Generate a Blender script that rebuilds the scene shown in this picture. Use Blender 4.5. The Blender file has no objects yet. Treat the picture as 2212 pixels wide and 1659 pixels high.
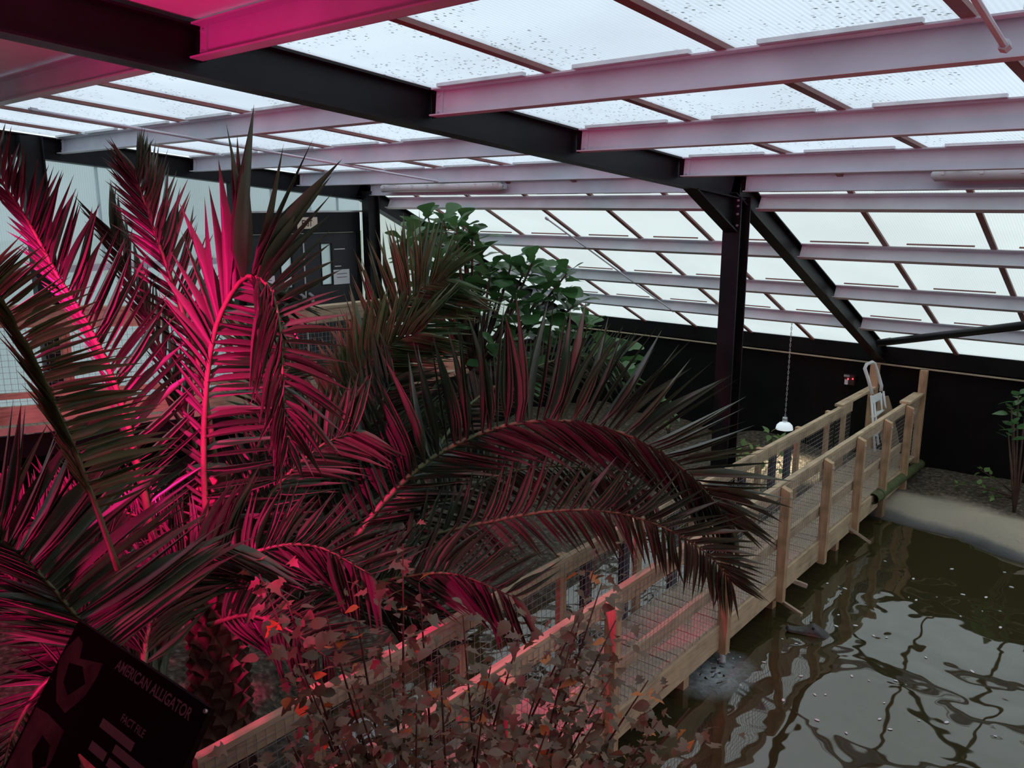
import bpy, bmesh, math, random
from mathutils import Vector as V, Matrix as M
random.seed(7)
sc = bpy.context.scene
col = sc.collection

# ------------------------------------------------------------------ camera, world, lights, exposure
CZ = 3.65                                   # camera height above the pond surface (pond = 0)
FPX, PITCH, YAW = 1800.0, math.radians(12.2), math.radians(41.8)
FW = V((-math.sin(YAW)*math.cos(PITCH), math.cos(YAW)*math.cos(PITCH), -math.sin(PITCH)))
RT = V((math.cos(YAW), math.sin(YAW), 0)); UP = RT.cross(FW)
cd = bpy.data.cameras.new('camera'); cam = bpy.data.objects.new('camera', cd); col.objects.link(cam)
cd.sensor_width = 36; cd.lens = 36*FPX/2212; cd.clip_start = 0.05; cd.clip_end = 300
cam.matrix_world = M(((RT.x, UP.x, -FW.x, 0), (RT.y, UP.y, -FW.y, 0), (RT.z, UP.z, -FW.z, CZ), (0, 0, 0, 1)))
sc.camera = cam
w = bpy.data.worlds.new('overcast_sky'); sc.world = w; w.use_nodes = True
bg = w.node_tree.nodes['Background']; bg.inputs[0].default_value = (0.86, 0.95, 1.0, 1); bg.inputs[1].default_value = 1.06
sc.view_settings.view_transform = 'Standard'; sc.view_settings.look = 'None'
sc.view_settings.gamma = 1; sc.view_settings.use_curve_mapping = False
sc.view_settings.exposure = 0.08
LAMP_MAGENTA = (1.0, 0.010, 0.21)
LAMP_A_W, LAMP_B_W, HEAT_W = 1150.0, 21.0, 22.0

def at(px, py, d):                          # a point d metres ahead of the camera, seen at photo pixel (px, py)
    p = FW*d + RT*((px-1106)/FPX*d) - UP*((py-829.5)/FPX*d); p.z += CZ
    return p
def R(x, y, z): return V((x, y, z+CZ))      # z given relative to the camera height

# ------------------------------------------------------------------ materials
MATS = {}
def nt(name):
    m = bpy.data.materials.new(name); m.use_nodes = True; t = m.node_tree
    MATS[name] = m
    return m, t, t.nodes['Principled BSDF'], t.nodes['Material Output']
def nd(t, ty, **k):
    n = t.nodes.new(ty)
    for a, b in k.items(): setattr(n, a, b)
    return n
def ramp(t, fac, stops):
    r = nd(t, 'ShaderNodeValToRGB'); e = r.color_ramp.elements
    while len(e) < len(stops): e.new(0.5)
    for i, (p, c) in enumerate(stops): e[i].position = p; e[i].color = (*c, 1)
    t.links.new(fac, r.inputs[0]); return r.outputs[0]
def noise(t, scale, detail=4, vec=None, dist=0, rough=.5):
    n = nd(t, 'ShaderNodeTexNoise'); n.inputs['Scale'].default_value = scale; n.inputs['Detail'].default_value = detail
    n.inputs['Distortion'].default_value = dist; n.inputs['Roughness'].default_value = rough
    if vec: t.links.new(vec, n.inputs['Vector'])
    return n.outputs['Fac']
def coords(t, scale=(1, 1, 1), kind='Object', rot=(0, 0, 0)):
    c = nd(t, 'ShaderNodeTexCoord'); mp = nd(t, 'ShaderNodeMapping'); mp.inputs['Scale'].default_value = scale; mp.inputs['Rotation'].default_value = rot
    t.links.new(c.outputs[kind], mp.inputs['Vector']); return mp.outputs[0]
def bump(t, p, h, s=.3, d=.02):
    b = nd(t, 'ShaderNodeBump'); b.inputs['Strength'].default_value = s; b.inputs['Distance'].default_value = d
    t.links.new(h, b.inputs['Height']); t.links.new(b.outputs[0], p.inputs['Normal'])
def paint(name, c, rough=.5, var=.25, scale=6, metal=0, spec=.5, bs=.1):
    m, t, p, o = nt(name); v = coords(t)
    f = noise(t, scale, 5, v)
    lo = tuple(x*(1-var) for x in c); hi = tuple(min(1, x*(1+var)) for x in c)
    t.links.new(ramp(t, f, [(.3, lo), (.7, hi)]), p.inputs['Base Color'])
    p.inputs['Roughness'].default_value = rough; p.inputs['Metallic'].default_value = metal; p.inputs['Specular IOR Level'].default_value = spec
    if bs: bump(t, p, noise(t, scale*8, 3, v), bs, .005)
    return m
def wood(name, c, along):
    m, t, p, o = nt(name)
    s = [14, 14, 14]; s['xyz'.index(along)] = 1.1
    v = coords(t, tuple(s)); f = noise(t, 2.2, 6, v, 1.2)
    k = noise(t, 1.6, 2, coords(t, (3, 3, 3)))
    mx = nd(t, 'ShaderNodeMath', operation='ADD'); t.links.new(f, mx.inputs[0]); t.links.new(k, mx.inputs[1])
    hf = nd(t, 'ShaderNodeMath', operation='MULTIPLY'); t.links.new(mx.outputs[0], hf.inputs[0]); hf.inputs[1].default_value = .5
    t.links.new(ramp(t, hf.outputs[0], [(.32, tuple(x*.55 for x in c)), (.5, c), (.68, tuple(min(1, x*1.3) for x in c))]), p.inputs['Base Color'])
    p.inputs['Roughness'].default_value = .7; p.inputs['Specular IOR Level'].default_value = .25
    bump(t, p, f, .25, .006); return m
def sheet(name, c, trans, dirt, mixf=.5, rib='x', spots=True):
    m, t, p, o = nt(name)
    v = coords(t)
    a = noise(t, .7, 4, v); stops = [(.25, tuple(x*(1-dirt) for x in c)), (.6, c)]
    base = ramp(t, a, stops)
    if spots:                                # dried grime spots lying on the sheet
        vo = nd(t, 'ShaderNodeTexVoronoi'); vo.inputs['Scale'].default_value = 26; t.links.new(v, vo.inputs['Vector'])
        lt = nd(t, 'ShaderNodeMath', operation='LESS_THAN'); t.links.new(vo.outputs['Distance'], lt.inputs[0]); lt.inputs[1].default_value = .19
        g = nd(t, 'ShaderNodeMath', operation='GREATER_THAN'); t.links.new(noise(t, 1.6, 2, v), g.inputs[0]); g.inputs[1].default_value = .48
        mu = nd(t, 'ShaderNodeMath', operation='MULTIPLY'); t.links.new(lt.outputs[0], mu.inputs[0]); t.links.new(g.outputs[0], mu.inputs[1])
        mc = nd(t, 'ShaderNodeMix', data_type='RGBA'); t.links.new(mu.outputs[0], mc.inputs['Factor']); t.links.new(base, mc.inputs[6]); mc.inputs[7].default_value = (.28, .3, .3, 1)
        base = mc.outputs[2]
    wv = nd(t, 'ShaderNodeTexWave'); wv.bands_direction = rib.upper(); wv.inputs['Scale'].default_value = 14; t.links.new(v, wv.inputs['Vector'])
    mr = nd(t, 'ShaderNodeMix', data_type='RGBA', blend_type='MULTIPLY'); mr.inputs['Factor'].default_value = .1
    t.links.new(base, mr.inputs[6]); t.links.new(wv.outputs['Color'], mr.inputs[7])
    tb = nd(t, 'ShaderNodeBsdfTransparent'); tl = nd(t, 'ShaderNodeBsdfTranslucent'); mx = nd(t, 'ShaderNodeMixShader')
    t.links.new(mr.outputs[2], tb.inputs[0]); t.links.new(mr.outputs[2], tl.inputs[0]); mx.inputs[0].default_value = mixf
    t.links.new(tb.outputs[0], mx.inputs[1]); t.links.new(tl.outputs[0], mx.inputs[2])
    t.links.new(mx.outputs[0], o.inputs[0]); return m
def leafmat(name, c, c2, rough=.38, transl=.25, spec=.5):
    m, t, p, o = nt(name)
    oi = nd(t, 'ShaderNodeObjectInfo'); v = coords(t, kind='Object')
    f = noise(t, 5, 3, v); mx = nd(t, 'ShaderNodeMath', operation='ADD'); t.links.new(f, mx.inputs[0]); t.links.new(oi.outputs['Random'], mx.inputs[1])
    h = nd(t, 'ShaderNodeMath', operation='MULTIPLY'); t.links.new(mx.outputs[0], h.inputs[0]); h.inputs[1].default_value = .5
    cc = ramp(t, h.outputs[0], [(.2, c), (.8, c2)]); t.links.new(cc, p.inputs['Base Color'])
    p.inputs['Roughness'].default_value = rough; p.inputs['Specular IOR Level'].default_value = spec
    tl = nd(t, 'ShaderNodeBsdfTranslucent'); t.links.new(cc, tl.inputs[0]); ms = nd(t, 'ShaderNodeMixShader'); ms.inputs[0].default_value = transl
    t.links.new(p.outputs[0], ms.inputs[1]); t.links.new(tl.outputs[0], ms.inputs[2]); t.links.new(ms.outputs[0], o.inputs[0]); return m
def emit(name, c, s):
    m, t, p, o = nt(name); p.inputs['Base Color'].default_value = (*c, 1); p.inputs['Emission Color'].default_value = (*c, 1); p.inputs['Emission Strength'].default_value = s; return m

GREY = paint('grey_steel_primer', (.62, .63, .69), .45, .10, 3)
BLACK = paint('black_paint', (.007, .007, .008), .5, .4, 4, spec=.3)
BLACKWALL = paint('black_wall_paint', (.0045, .0045, .005), .7, .5, 3, spec=.2)
BAR = paint('dark_glazing_bar', (.24, .10, .09), .55, .2)
ALU = paint('aluminium', (.62, .63, .64), .35, .15, 8, metal=.6)
GALV = paint('galvanised_wire', (.42, .42, .43), .4, .2, 8, metal=.5)
CEIL = paint('white_ceiling_board', (.88, .86, .88), .7, .04)
ROOF = sheet('roof_polycarbonate', (.93, .96, 1.0), .9, .10)
STEEP = sheet('slope_polycarbonate', (.95, .97, .955), .9, .07, .88, spots=False)
WALLP = sheet('wall_polycarbonate', (.80, .86, .89), .7, .14, .7, 'y', False)
WOODY = wood('pine_along_y', (.56, .41, .27), 'y'); WOODX = wood('pine_along_x', (.44, .34, .25), 'x'); WOODZ = wood('pine_along_z', (.54, .36, .22), 'z')
DOORM = paint('dark_grey_door', (.022, .023, .028), .5, .15)
WHITE = paint('white_plastic', (.72, .72, .72), .4, .05)
PAPER = paint('paper', (.75, .76, .80), .8, .04)
CREAM = paint('cream_sign', (.78, .66, .52), .5, .05)
DARKRED = paint('dark_lettering', (.045, .008, .01), .5, .05)
CREAMTRIM = paint('cream_trim', (.52, .42, .30), .7, .2)
RACHIS = paint('palm_rachis', (.11, .13, .05), .5, .3, 12)
PALM = leafmat('palm_leaflet', (.050, .068, .042), (.105, .130, .075), .36, .18)
PALMB = leafmat('bright_palm_leaflet', (.10, .155, .07), (.19, .25, .11), .4, .3)
FIG = leafmat('fig_leaf', (.045, .115, .04), (.11, .26, .08), .3, .35)
BUSHM = leafmat('bush_leaf', (.085, .085, .045), (.22, .145, .085), .5, .2)
BUSHO = leafmat('orange_leaf', (.55, .13, .03), (.65, .30, .08), .5, .3)
VINE = leafmat('vine_leaf', (.10, .22, .05), (.24, .36, .10), .45, .3)
STEM = paint('brown_stem', (.085, .045, .03), .7, .3, 10)
TRUNK = paint('palm_trunk', (.13, .085, .055), .85, .4, 14, bs=.5)
STRAW = paint('dull_pipe', (.10, .12, .05), .6, .3, 8)
BOARD = paint('sign_board', (.008, .005, .006), .85, .2, spec=.05)
INK = paint('sign_print', (.22, .19, .19), .8, .1, spec=.1)
PHOTO = paint('sign_photo', (.10, .06, .055), .8, .5, 14, spec=.1)
GATOR = paint('alligator_hide', (.075, .070, .066), .5, .4, 26, bs=.6)
GBELLY = paint('alligator_jaw', (.22, .17, .13), .55, .25, 12)
CARD = paint('brown_board', (.26, .18, .11), .8, .25, 5)
BLUEGREY = paint('slate_post', (.055, .06, .085), .5, .2)
LEDM = emit('red_led', (1, .02, .03), 9)
FOAM = paint('foam', (.55, .60, .62), .6, .15, 20)

m, t, p, o = nt('soil_and_concrete'); v = coords(t)
sx = nd(t, 'ShaderNodeSeparateXYZ'); t.links.new(v, sx.inputs[0])
n1 = noise(t, 1.5, 6, v); n2 = noise(t, 22, 5, v)
ad = nd(t, 'ShaderNodeMath', operation='MULTIPLY_ADD'); t.links.new(n1, ad.inputs[0]); ad.inputs[1].default_value = .10; t.links.new(sx.outputs[2], ad.inputs[2])
slab = ramp(t, ad.outputs[0], [(.05, (.07, .07, .068)), (.095, (.16, .16, .15)), (.125, (.38, .34, .27)), (.25, (.46, .40, .31)), (.285, (.40, .34, .25))])
soil = ramp(t, n2, [(.3, (.03, .024, .018)), (.55, (.10, .08, .058)), (.75, (.24, .205, .16))])
att = nd(t, 'ShaderNodeAttribute'); att.attribute_name = 'beach'
mc = nd(t, 'ShaderNodeMix', data_type='RGBA'); t.links.new(att.outputs['Fac'], mc.inputs['Factor']); t.links.new(soil, mc.inputs[6]); t.links.new(slab, mc.inputs[7])
t.links.new(mc.outputs[2], p.inputs['Base Color']); p.inputs['Roughness'].default_value = .9; p.inputs['Specular IOR Level'].default_value = .2; bump(t, p, n2, .5, .03)
GROUND = m
m, t, p, o = nt('murky_pond_water'); v = coords(t)
p.inputs['Base Color'].default_value = (.043, .035, .014, 1); p.inputs['Roughness'].default_value = .03; p.inputs['IOR'].default_value = 1.9
wa = noise(t, .85, 1.5, coords(t, (1, .8, 1)), .8); wb = noise(t, 3.2, 1, v, .4)
sm = nd(t, 'ShaderNodeMath', operation='MULTIPLY_ADD'); t.links.new(wb, sm.inputs[0]); sm.inputs[1].default_value = .12; t.links.new(wa, sm.inputs[2])
bump(t, p, sm.outputs[0], .75, .065)
WATER = m
m, t, p, o = nt('grass_outside'); t.links.new(ramp(t, noise(t, 3, 5, coords(t)), [(.3, (.10, .16, .06)), (.7, (.20, .28, .12))]), p.inputs['Base Color']); GRASS = m
m, t, p, o = nt('lamp_glow'); p.inputs['Emission Color'].default_value = (1, .05, .3, 1); p.inputs['Emission Strength'].default_value = 6; GLOW = m
m, t, p, o = nt('bulb_glow'); p.inputs['Emission Color'].default_value = (1, .93, .75, 1); p.inputs['Emission Strength'].default_value = 8; BULB = m
m, t, p, o = nt('fluted_diffuser'); p.inputs['Base Color'].default_value = (.55, .52, .52, 1); p.inputs['Roughness'].default_value = .3; DIFF = m
m, t, p, o = nt('door_glass'); p.inputs['Base Color'].default_value = (.8, .85, .8, 1); p.inputs['Roughness'].default_value = .05; p.inputs['Transmission Weight'].default_value = 1; p.inputs['IOR'].default_value = 1.05; DGLASS = m
m, t, p, o = nt('frosted_dome_glow'); p.inputs['Base Color'].default_value = (.85, .88, .9, 1); p.inputs['Roughness'].default_value = .3; p.inputs['Emission Color'].default_value = (.8, .95, 1, 1); p.inputs['Emission Strength'].default_value = .5; DOMEGLOW = m   # frosted glass dome; its emission stands in for the bulb's light

m, t, p, o = nt('water_foam'); v = coords(t)
gr = nd(t, 'ShaderNodeTexGradient', gradient_type='SPHERICAL'); t.links.new(coords(t, (2.6, 1.9, 1)), gr.inputs[0])
mu = nd(t, 'ShaderNodeMath', operation='MULTIPLY'); t.links.new(gr.outputs['Fac'], mu.inputs[0]); t.links.new(noise(t, 11, 6, v, 1.5, .65), mu.inputs[1])
al = ramp(t, mu.outputs[0], [(.08, (0, 0, 0)), (.5, (.75, .75, .75))]); t.links.new(al, p.inputs['Alpha']); p.inputs['Base Color'].default_value = (.6, .66, .68, 1); p.inputs['Roughness'].default_value = .4
FOAMM = m

# ------------------------------------------------------------------ mesh helpers
class MB:
    def __init__(s): s.v = []; s.f = []
    def add(s, vs, fs):
        b = len(s.v); s.v += [tuple(x) for x in vs]; s.f += [tuple(b+i for i in f) for f in fs]; return s
    def obox(s, c, ax, ay, az, sx, sy, sz):
        c = V(c); ax, ay, az = V(ax)*sx/2, V(ay)*sy/2, V(az)*sz/2
        vs = [c+ax*i+ay*j+az*k for k in (-1, 1) for j in (-1, 1) for i in (-1, 1)]
        return s.add(vs, [(0, 2, 3, 1), (4, 5, 7, 6), (0, 1, 5, 4), (2, 6, 7, 3), (0, 4, 6, 2), (1, 3, 7, 5)])
    def box(s, lo, hi):
        lo, hi = V(lo), V(hi); c = (lo+hi)/2; d = hi-lo
        return s.obox(c, (1, 0, 0), (0, 1, 0), (0, 0, 1), d.x, d.y, d.z)
    def bar(s, p0, p1, w_, h_, up=(0, 0, 1)):   # box along p0-p1, w_ sideways, h_ along up
        p0, p1 = V(p0), V(p1); d = p1-p0; L = d.length; d = d/L; up = V(up); sd = d.cross(up).normalized(); u = sd.cross(d)
        return s.obox((p0+p1)/2, d, sd, u, L, w_, h_)
    def tube(s, pts, r, n=8, cap=True):
        pts = [V(q) for q in pts]; rs = r if isinstance(r, (list, tuple)) else [r]*len(pts); rings = []; ref = None; base = len(s.v)
        for i, q in enumerate(pts):
            a = pts[max(0, i-1)]; b = pts[min(len(pts)-1, i+1)]; d = (b-a).normalized()
            if ref is None: ref = d.orthogonal().normalized()
            ref = (ref-d*ref.dot(d)).normalized(); bi = d.cross(ref)
            rings.append([q+(ref*math.cos(2*math.pi*k/n)+bi*math.sin(2*math.pi*k/n))*rs[i] for k in range(n)])
        vs = [x for g in rings for x in g]; fs = []
        for i in range(len(pts)-1):
            for k in range(n):
                k2 = (k+1) % n; fs.append((i*n+k, i*n+k2, (i+1)*n+k2, (i+1)*n+k))
        if cap: fs.append(tuple(range(n-1, -1, -1))); fs.append(tuple((len(pts)-1)*n+k for k in range(n)))
        return s.add(vs, fs)
    def prism(s, poly, off):                     # planar polygon extruded by a vector
        poly = [V(q) for q in poly]; off = V(off); n = len(poly)
        return s.add(poly+[q+off for q in poly], [tuple(range(n-1, -1, -1)), tuple(range(n, 2*n))]+[(i, (i+1) % n, n+(i+1) % n, n+i) for i in range(n)])
    def lathe(s, c, prof, n=16):
        c = V(c); vs = []; fs = []
        for r_, z in prof:
            for k in range(n): a = 2*math.pi*k/n; vs.append(c+V((r_*math.cos(a), r_*math.sin(a), z)))
        for i in range(len(prof)-1):
            for k in range(n): k2 = (k+1) % n; fs.append((i*n+k, i*n+k2, (i+1)*n+k2, (i+1)*n+k))
        return s.add(vs, fs)
    def mesh(s, name, mat, smooth=False):
        me = bpy.data.meshes.new(name); me.from_pydata(s.v, [], s.f); me.validate(); me.update()
        bm = bmesh.new(); bm.from_mesh(me); bmesh.ops.recalc_face_normals(bm, faces=bm.faces); bm.to_mesh(me); bm.free()
        if mat: me.materials.append(mat)
        if smooth:
            for q in me.polygons: q.use_smooth = True
        return me
    def build(s, name, mat, parent=None, smooth=False, label=None, cat=None, group=None, kind=None):
        return place(name, s.mesh(name, mat, smooth), parent, None, label, cat, group, kind)
def tag(o, label=None, cat=None, group=None, kind=None):
    if label: o['label'] = label
    if cat: o['category'] = cat
    if group: o['group'] = group
    if kind: o['kind'] = kind
    return o
WORLD = {}
def place(name, me, parent=None, mat4=None, label=None, cat=None, group=None, kind=None):
    o = bpy.data.objects.new(name, me); col.objects.link(o)
    if parent is not None:
        o.parent = parent; o.matrix_parent_inverse = WORLD.get(parent.name, M()).inverted()
    if mat4 is not None: o.matrix_basis = mat4
    WORLD[o.name] = mat4 if mat4 is not None else M()
    return tag(o, label, cat, group, kind)
def thing(name, loc, label=None, cat=None, group=None, kind=None):
    o = bpy.data.objects.new(name, None); col.objects.link(o); o.location = loc; o.empty_display_size = .1
    WORLD[o.name] = M.Translation(V(loc))
    return tag(o, label, cat, group, kind)
def ibeam(mb, p0, p1, up, depth, fl, tf=.012, tw=.009):
    p0, p1 = V(p0), V(p1); d = (p1-p0).normalized(); sd = d.cross(V(up)).normalized(); u = sd.cross(d)
    mb.bar(p0, p1, tw, depth, u); mb.bar(p0+u*(depth-tf)/2, p1+u*(depth-tf)/2, fl, tf, u); mb.bar(p0-u*(depth-tf)/2, p1-u*(depth-tf)/2, fl, tf, u)
def textmesh(s, size, mat, bold=0.0, sxy=(1, 1)):
    cu = bpy.data.curves.new('lettering', 'FONT'); cu.body = s; cu.size = size; cu.extrude = 0; cu.offset = bold
    ob = bpy.data.objects.new('lettering', cu); col.objects.link(ob)
    dg = bpy.context.evaluated_depsgraph_get(); me = bpy.data.meshes.new_from_object(ob.evaluated_get(dg))
    bpy.data.objects.remove(ob); bpy.data.curves.remove(cu)
    for q in me.vertices: q.co.x *= sxy[0]; q.co.y *= sxy[1]
    me.materials.clear(); me.materials.append(mat); return me

# ------------------------------------------------------------------ building shell (z relative to camera)
XG, XD, XR = -9.0, -3.63, 1.77              # gable wall, middle frame, frame out of view to the right
XE = 5.6                                    # far right end of the hall
YK, YW = 7.1, 11.6                          # knee of the roof, back wall
BARS = [-3.66+.93*k for k in range(-5, 11)]
def roofz(y): return .252-.0975*(y-7.14)    # purlin tops, shallow roof
def steepz(y): return .25-.483*(y-7.1)      # purlin tops, steep slope
NS = V((0, .0975, 1)).normalized(); NT = V((0, .483, 1)).normalized()

ceiling = MB()
ceiling.prism([R(XG-.1, 1.98, roofz(1.98)+.02), R(XE, 1.98, roofz(1.98)+.02), R(XE, -2.6, roofz(-2.6)+.02), R(XG-.1, -2.6, roofz(-2.6)+.02)], (0, 0, .08))
ceiling = ceiling.build('ceiling', CEIL, kind='structure', label='opaque white boarded roof above the viewing platform')
slope = MB().bar(R(XG-.1, 7.1, .275), R(XE, 7.1, .275), .09, .012).build('window_1', ALU, kind='structure', label='long sloping glazing of pale sheets down to the black wall')
pane_x = [XG]+[b for b in BARS]+[XE]
def pane(x0, x1, y0, y1, zf, n, mat, name, par=ceiling):
    a, b = zf(y0)+.022, zf(y1)+.022
    MB().prism([R(x0+.012, y0, a), R(x1-.012, y0, a), R(x1-.012, y1, b), R(x0+.012, y1, b)], n*.016).build(name, mat, par)
for i in range(len(pane_x)-1):
    x0, x1 = pane_x[i], pane_x[i+1]
    if x1-x0 < .05: continue
    pane(x0, x1, 1.985, 7.06, roofz, NS, ROOF, 'roof_panel')
    pane(x0, x1, 7.14, 11.5, steepz, NT, STEEP, 'slope_panel', slope)
for b in BARS:
    MB().bar(R(b, 1.98, roofz(1.98)+.01), R(b, 7.09, roofz(7.09)+.01), .05, .022, NS).build('glazing_bar', BAR, ceiling)
    MB().bar(R(b, 7.10, steepz(7.10)+.01), R(b, 11.52, steepz(11.52)+.01), .05, .022, NT).build('glazing_bar', BAR, slope)
PY = [1.955, 3.345, 4.69, 6.05, 7.135]      # shallow purlins
SY = [7.46, 8.464, 9.49, 10.44]             # purlins on the steep slope
for y in PY[1:4]:
    for i in range(len(pane_x)-1):
        x0, x1 = pane_x[i], pane_x[i+1]
        if x1-x0 < .5: continue
        a = x0+.17
        MB().bar(R(a, y-.045, roofz(y)+.009), R(a+.62, y-.045, roofz(y)+.009), .03, .018, NS).build('packer_strip', ALU, ceiling)
for y in SY:
    for i in range(len(pane_x)-1):
        x0, x1 = pane_x[i], pane_x[i+1]
        if x1-x0 < .5: continue
        MB().bar(R(x0+.2, y-.05, steepz(y-.05)+.012), R(x0+.78, y-.05, steepz(y-.05)+.012), .012, .012, NT).build('packer_strip', BAR, slope)

# purlins: channel sections facing the camera, bolted by end plates
PLATES = [('shallow', y) for y in PY]+[('steep', y) for y in SY]
ordn = ['nearest the camera', 'second from the camera', 'third from the camera', 'fourth from the camera', 'at the knee carrying the tube lights']
ords = ['just below the roof knee', 'second on the steep slope', 'third on the steep slope', 'lowest on the steep slope']
def purlin(y, n, zf, x0, x1, bay, desc):
    dep = .148
    top = R(0, y, zf(y)); u = n; back = V((0, 1, 0)); back = (back-u*back.dot(u)).normalized()
    th = thing('purlin', top+V((x0, 0, -dep)), 'grey steel purlin '+desc+bay, 'beam', 'grey purlins')
    def P(x, a, b): return top+V((x, 0, 0))-u*a+back*b
    web = MB(); web.bar(P(x0, dep/2, .028), P(x1, dep/2, .028), .006, dep, u)
    web = web.build('web', GREY, th)
    f1 = MB(); f1.bar(P(x0, .004, 0), P(x1, .004, 0), .06, .008, u); f1.build('top_flange', GREY, th)
    f2 = MB(); f2.bar(P(x0, dep-.004, 0), P(x1, dep-.004, 0), .06, .008, u); f2.build('bottom_flange', GREY, th)
    for x, s in ((x0, 1), (x1, -1)):
        if x > 1.5 or (x == XG+.02): continue
        e = MB(); e.bar(P(x+s*.004, dep/2, .019), P(x+s*.055, dep/2, .019), .01, dep-.018, u); e = e.build('end_plate', GREY, th)
        for a in (.03, dep-.03):
            q = P(x+s*.03, a, .019); MB().tube([q-back*.004, q-back*.016], .009, 6).build('bolt', GREY, e)
for grp, nsv, zf, names in ((PY, NS, roofz, ordn), (SY, NT, steepz, ords)):
    for y, dsc in zip(grp, names):
        purlin(y, nsv, zf, XG+.12, XD-.06, dsc, ', gable side of the black rafter')
        purlin(y, nsv, zf, XD+.06, XR-.06, dsc, ', right side of the black rafter')

# rafters and columns (black I sections)
def frame(x, name_desc, column=True, w_=.13, y0=-2.5, deep=.215):
    th = thing('rafter', R(x, 7.1, roofz(7.1)-.3), 'black steel rafter '+name_desc, 'beam', 'black rafters')
    a = MB(); ibeam(a, R(x, y0, roofz(y0)-.108), R(x, 7.16, roofz(7.16)-.108), NS, deep, w_); a.build('shallow_rafter', BLACK, th)
    b = MB(); ibeam(b, R(x, 7.02, steepz(7.02)-.108), R(x, 11.5, steepz(11.5)-.108), NT, .2, w_); b.build('steep_rafter', BLACK, th)
    for y in PY:
        MB().bar(R(x+.012, y+.028, roofz(y)-.08), R(x+w_/2+.005, y+.028, roofz(y)-.08), .01, .14).build('cleat', BLACK, th)
        MB().bar(R(x-.012, y+.028, roofz(y)-.08), R(x-w_/2-.005, y+.028, roofz(y)-.08), .01, .14).build('cleat', BLACK, th)
    return th
def ccol(x, y, ztop, zbot, sx, sy, lab):
    c = thing('column', R(x, y, zbot), lab, 'column', 'black steel columns')
    m_ = MB(); m_.box(R(x-sx/2, y-sy/2, zbot), R(x+sx/2, y-sy/2+.014, ztop)); m_.box(R(x-sx/2, y+sy/2-.014, zbot), R(x+sx/2, y+sy/2, ztop)); m_.build('flange', BLACK, c)
    MB().box(R(x-.012, y-sy/2+.014, zbot), R(x+.012, y+sy/2-.014, ztop)).build('web', BLACK, c)
    MB().box(R(x-sx*.75, y-sy*.75, zbot-.02), R(x+sx*.75, y+sy*.75, zbot)).build('base_plate', BLACK, c)
    return c
fr = frame(XD, 'running over the middle of the hall to the wooden bridge end')
hn = MB(); hn.prism([R(XD-.006, 6.3, roofz(6.3)-.2), R(XD-.006, 7.03, roofz(7.03)-.2), R(XD-.006, 7.03, -.24)], (.012, 0, 0)); hn.build('haunch_web', BLACK, fr)
MB().bar(R(XD, 6.28, roofz(6.28)-.21), R(XD, 7.04, -.25), .13, .014, V((0, .5, .5))).build('haunch_flange', BLACK, fr)
cmain = ccol(XD, 7.13, .06, -3.45, .17, .19, 'tall black steel column standing beside the wooden bridge')
for dz in (.0, -.07, -.17, .05):
    q = R(XD+.06, 7.03, -.02+dz); MB().tube([q, q-V((0, .012, 0))], .011, 6).build('bolt', ALU, cmain)
frame(XG+.02, 'along the top of the gable wall with the doors', w_=.16)
frame(XR, 'of the next frame to the right, beyond the pond')
ccol(XR, 7.13, .06, -3.55, .17, .19, 'black steel column of the next frame on the right')
ccol(XG+.14, 3.06, roofz(3.06)-.02, -2.3, .13, .2, 'leftmost black column against the translucent gable wall')
ccol(XG+.14, 7.12, .16, -2.3, .13, .19, 'black column right of the exit doors at the roof knee')
ccol(XG+.10, 5.17, roofz(5.17)-.2, -2.3, .1, .11, 'slim black post immediately left of the exit doors')

# gable wall
wl = MB(); wl.box(R(XG-.16, -2.6, -3.75), R(XG-.06, YW+.1, -2.22)); wl = wl.build('wall_left', BLACKWALL, kind='structure', label='gable wall of translucent sheets above a black base')
ymul = [-2.5, -1.4, -.35, .7, 1.75, 2.55, 3.06, 3.72, 4.45, 5.2, 5.75, 6.3, 6.72, 7.1]
def zt(y): return roofz(y)-.10 if y <= 7.1 else steepz(y)-.10
for a, b in zip(ymul[:-1], ymul[1:]):
    door = a >= 5.15
    MB().prism([R(XG-.07, a+.008, -.60 if not door else -.09), R(XG-.07, b-.008, -.60 if not door else -.09), R(XG-.07, b-.008, zt(b)), R(XG-.07, a+.008, zt(a))], (.014, 0, 0)).build('wall_sheet', WALLP, wl)
    if not door: MB().prism([R(XG-.07, a+.008, -2.24), R(XG-.07, b-.008, -2.24), R(XG-.07, b-.008, -.68), R(XG-.07, a+.008, -.68)], (.014, 0, 0)).build('wall_sheet', WALLP, wl)
for a in ymul[1:-1]:
    MB().box(R(XG-.05, a-.012, -.6 if a < 5.15 else -.09), R(XG-.035, a+.012, zt(a))).build('mullion', WALLP, wl)
for a, b in ((7.1, 8.2), (8.2, 9.3), (9.3, 10.4), (10.4, 11.5)):
    MB().prism([R(XG-.07, a+.008, -2.24), R(XG-.07, b-.008, -2.24), R(XG-.07, b-.008, zt(b)), R(XG-.07, a+.008, zt(a))], (.014, 0, 0)).build('wall_sheet', STEEP, wl)
MB().box(R(XG-.05, -2.5, -.675), R(XG+.06, 5.12, -.605)).build('trim_1', GREY, kind='structure', label='grey horizontal rail across the gable wall sheets')
MB().box(R(XG-.055, 5.1, -.105), R(XG+.03, 7.1, -.085)).build('trim_2', ALU, kind='structure', label='pale metal strip above the exit doors')

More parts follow.
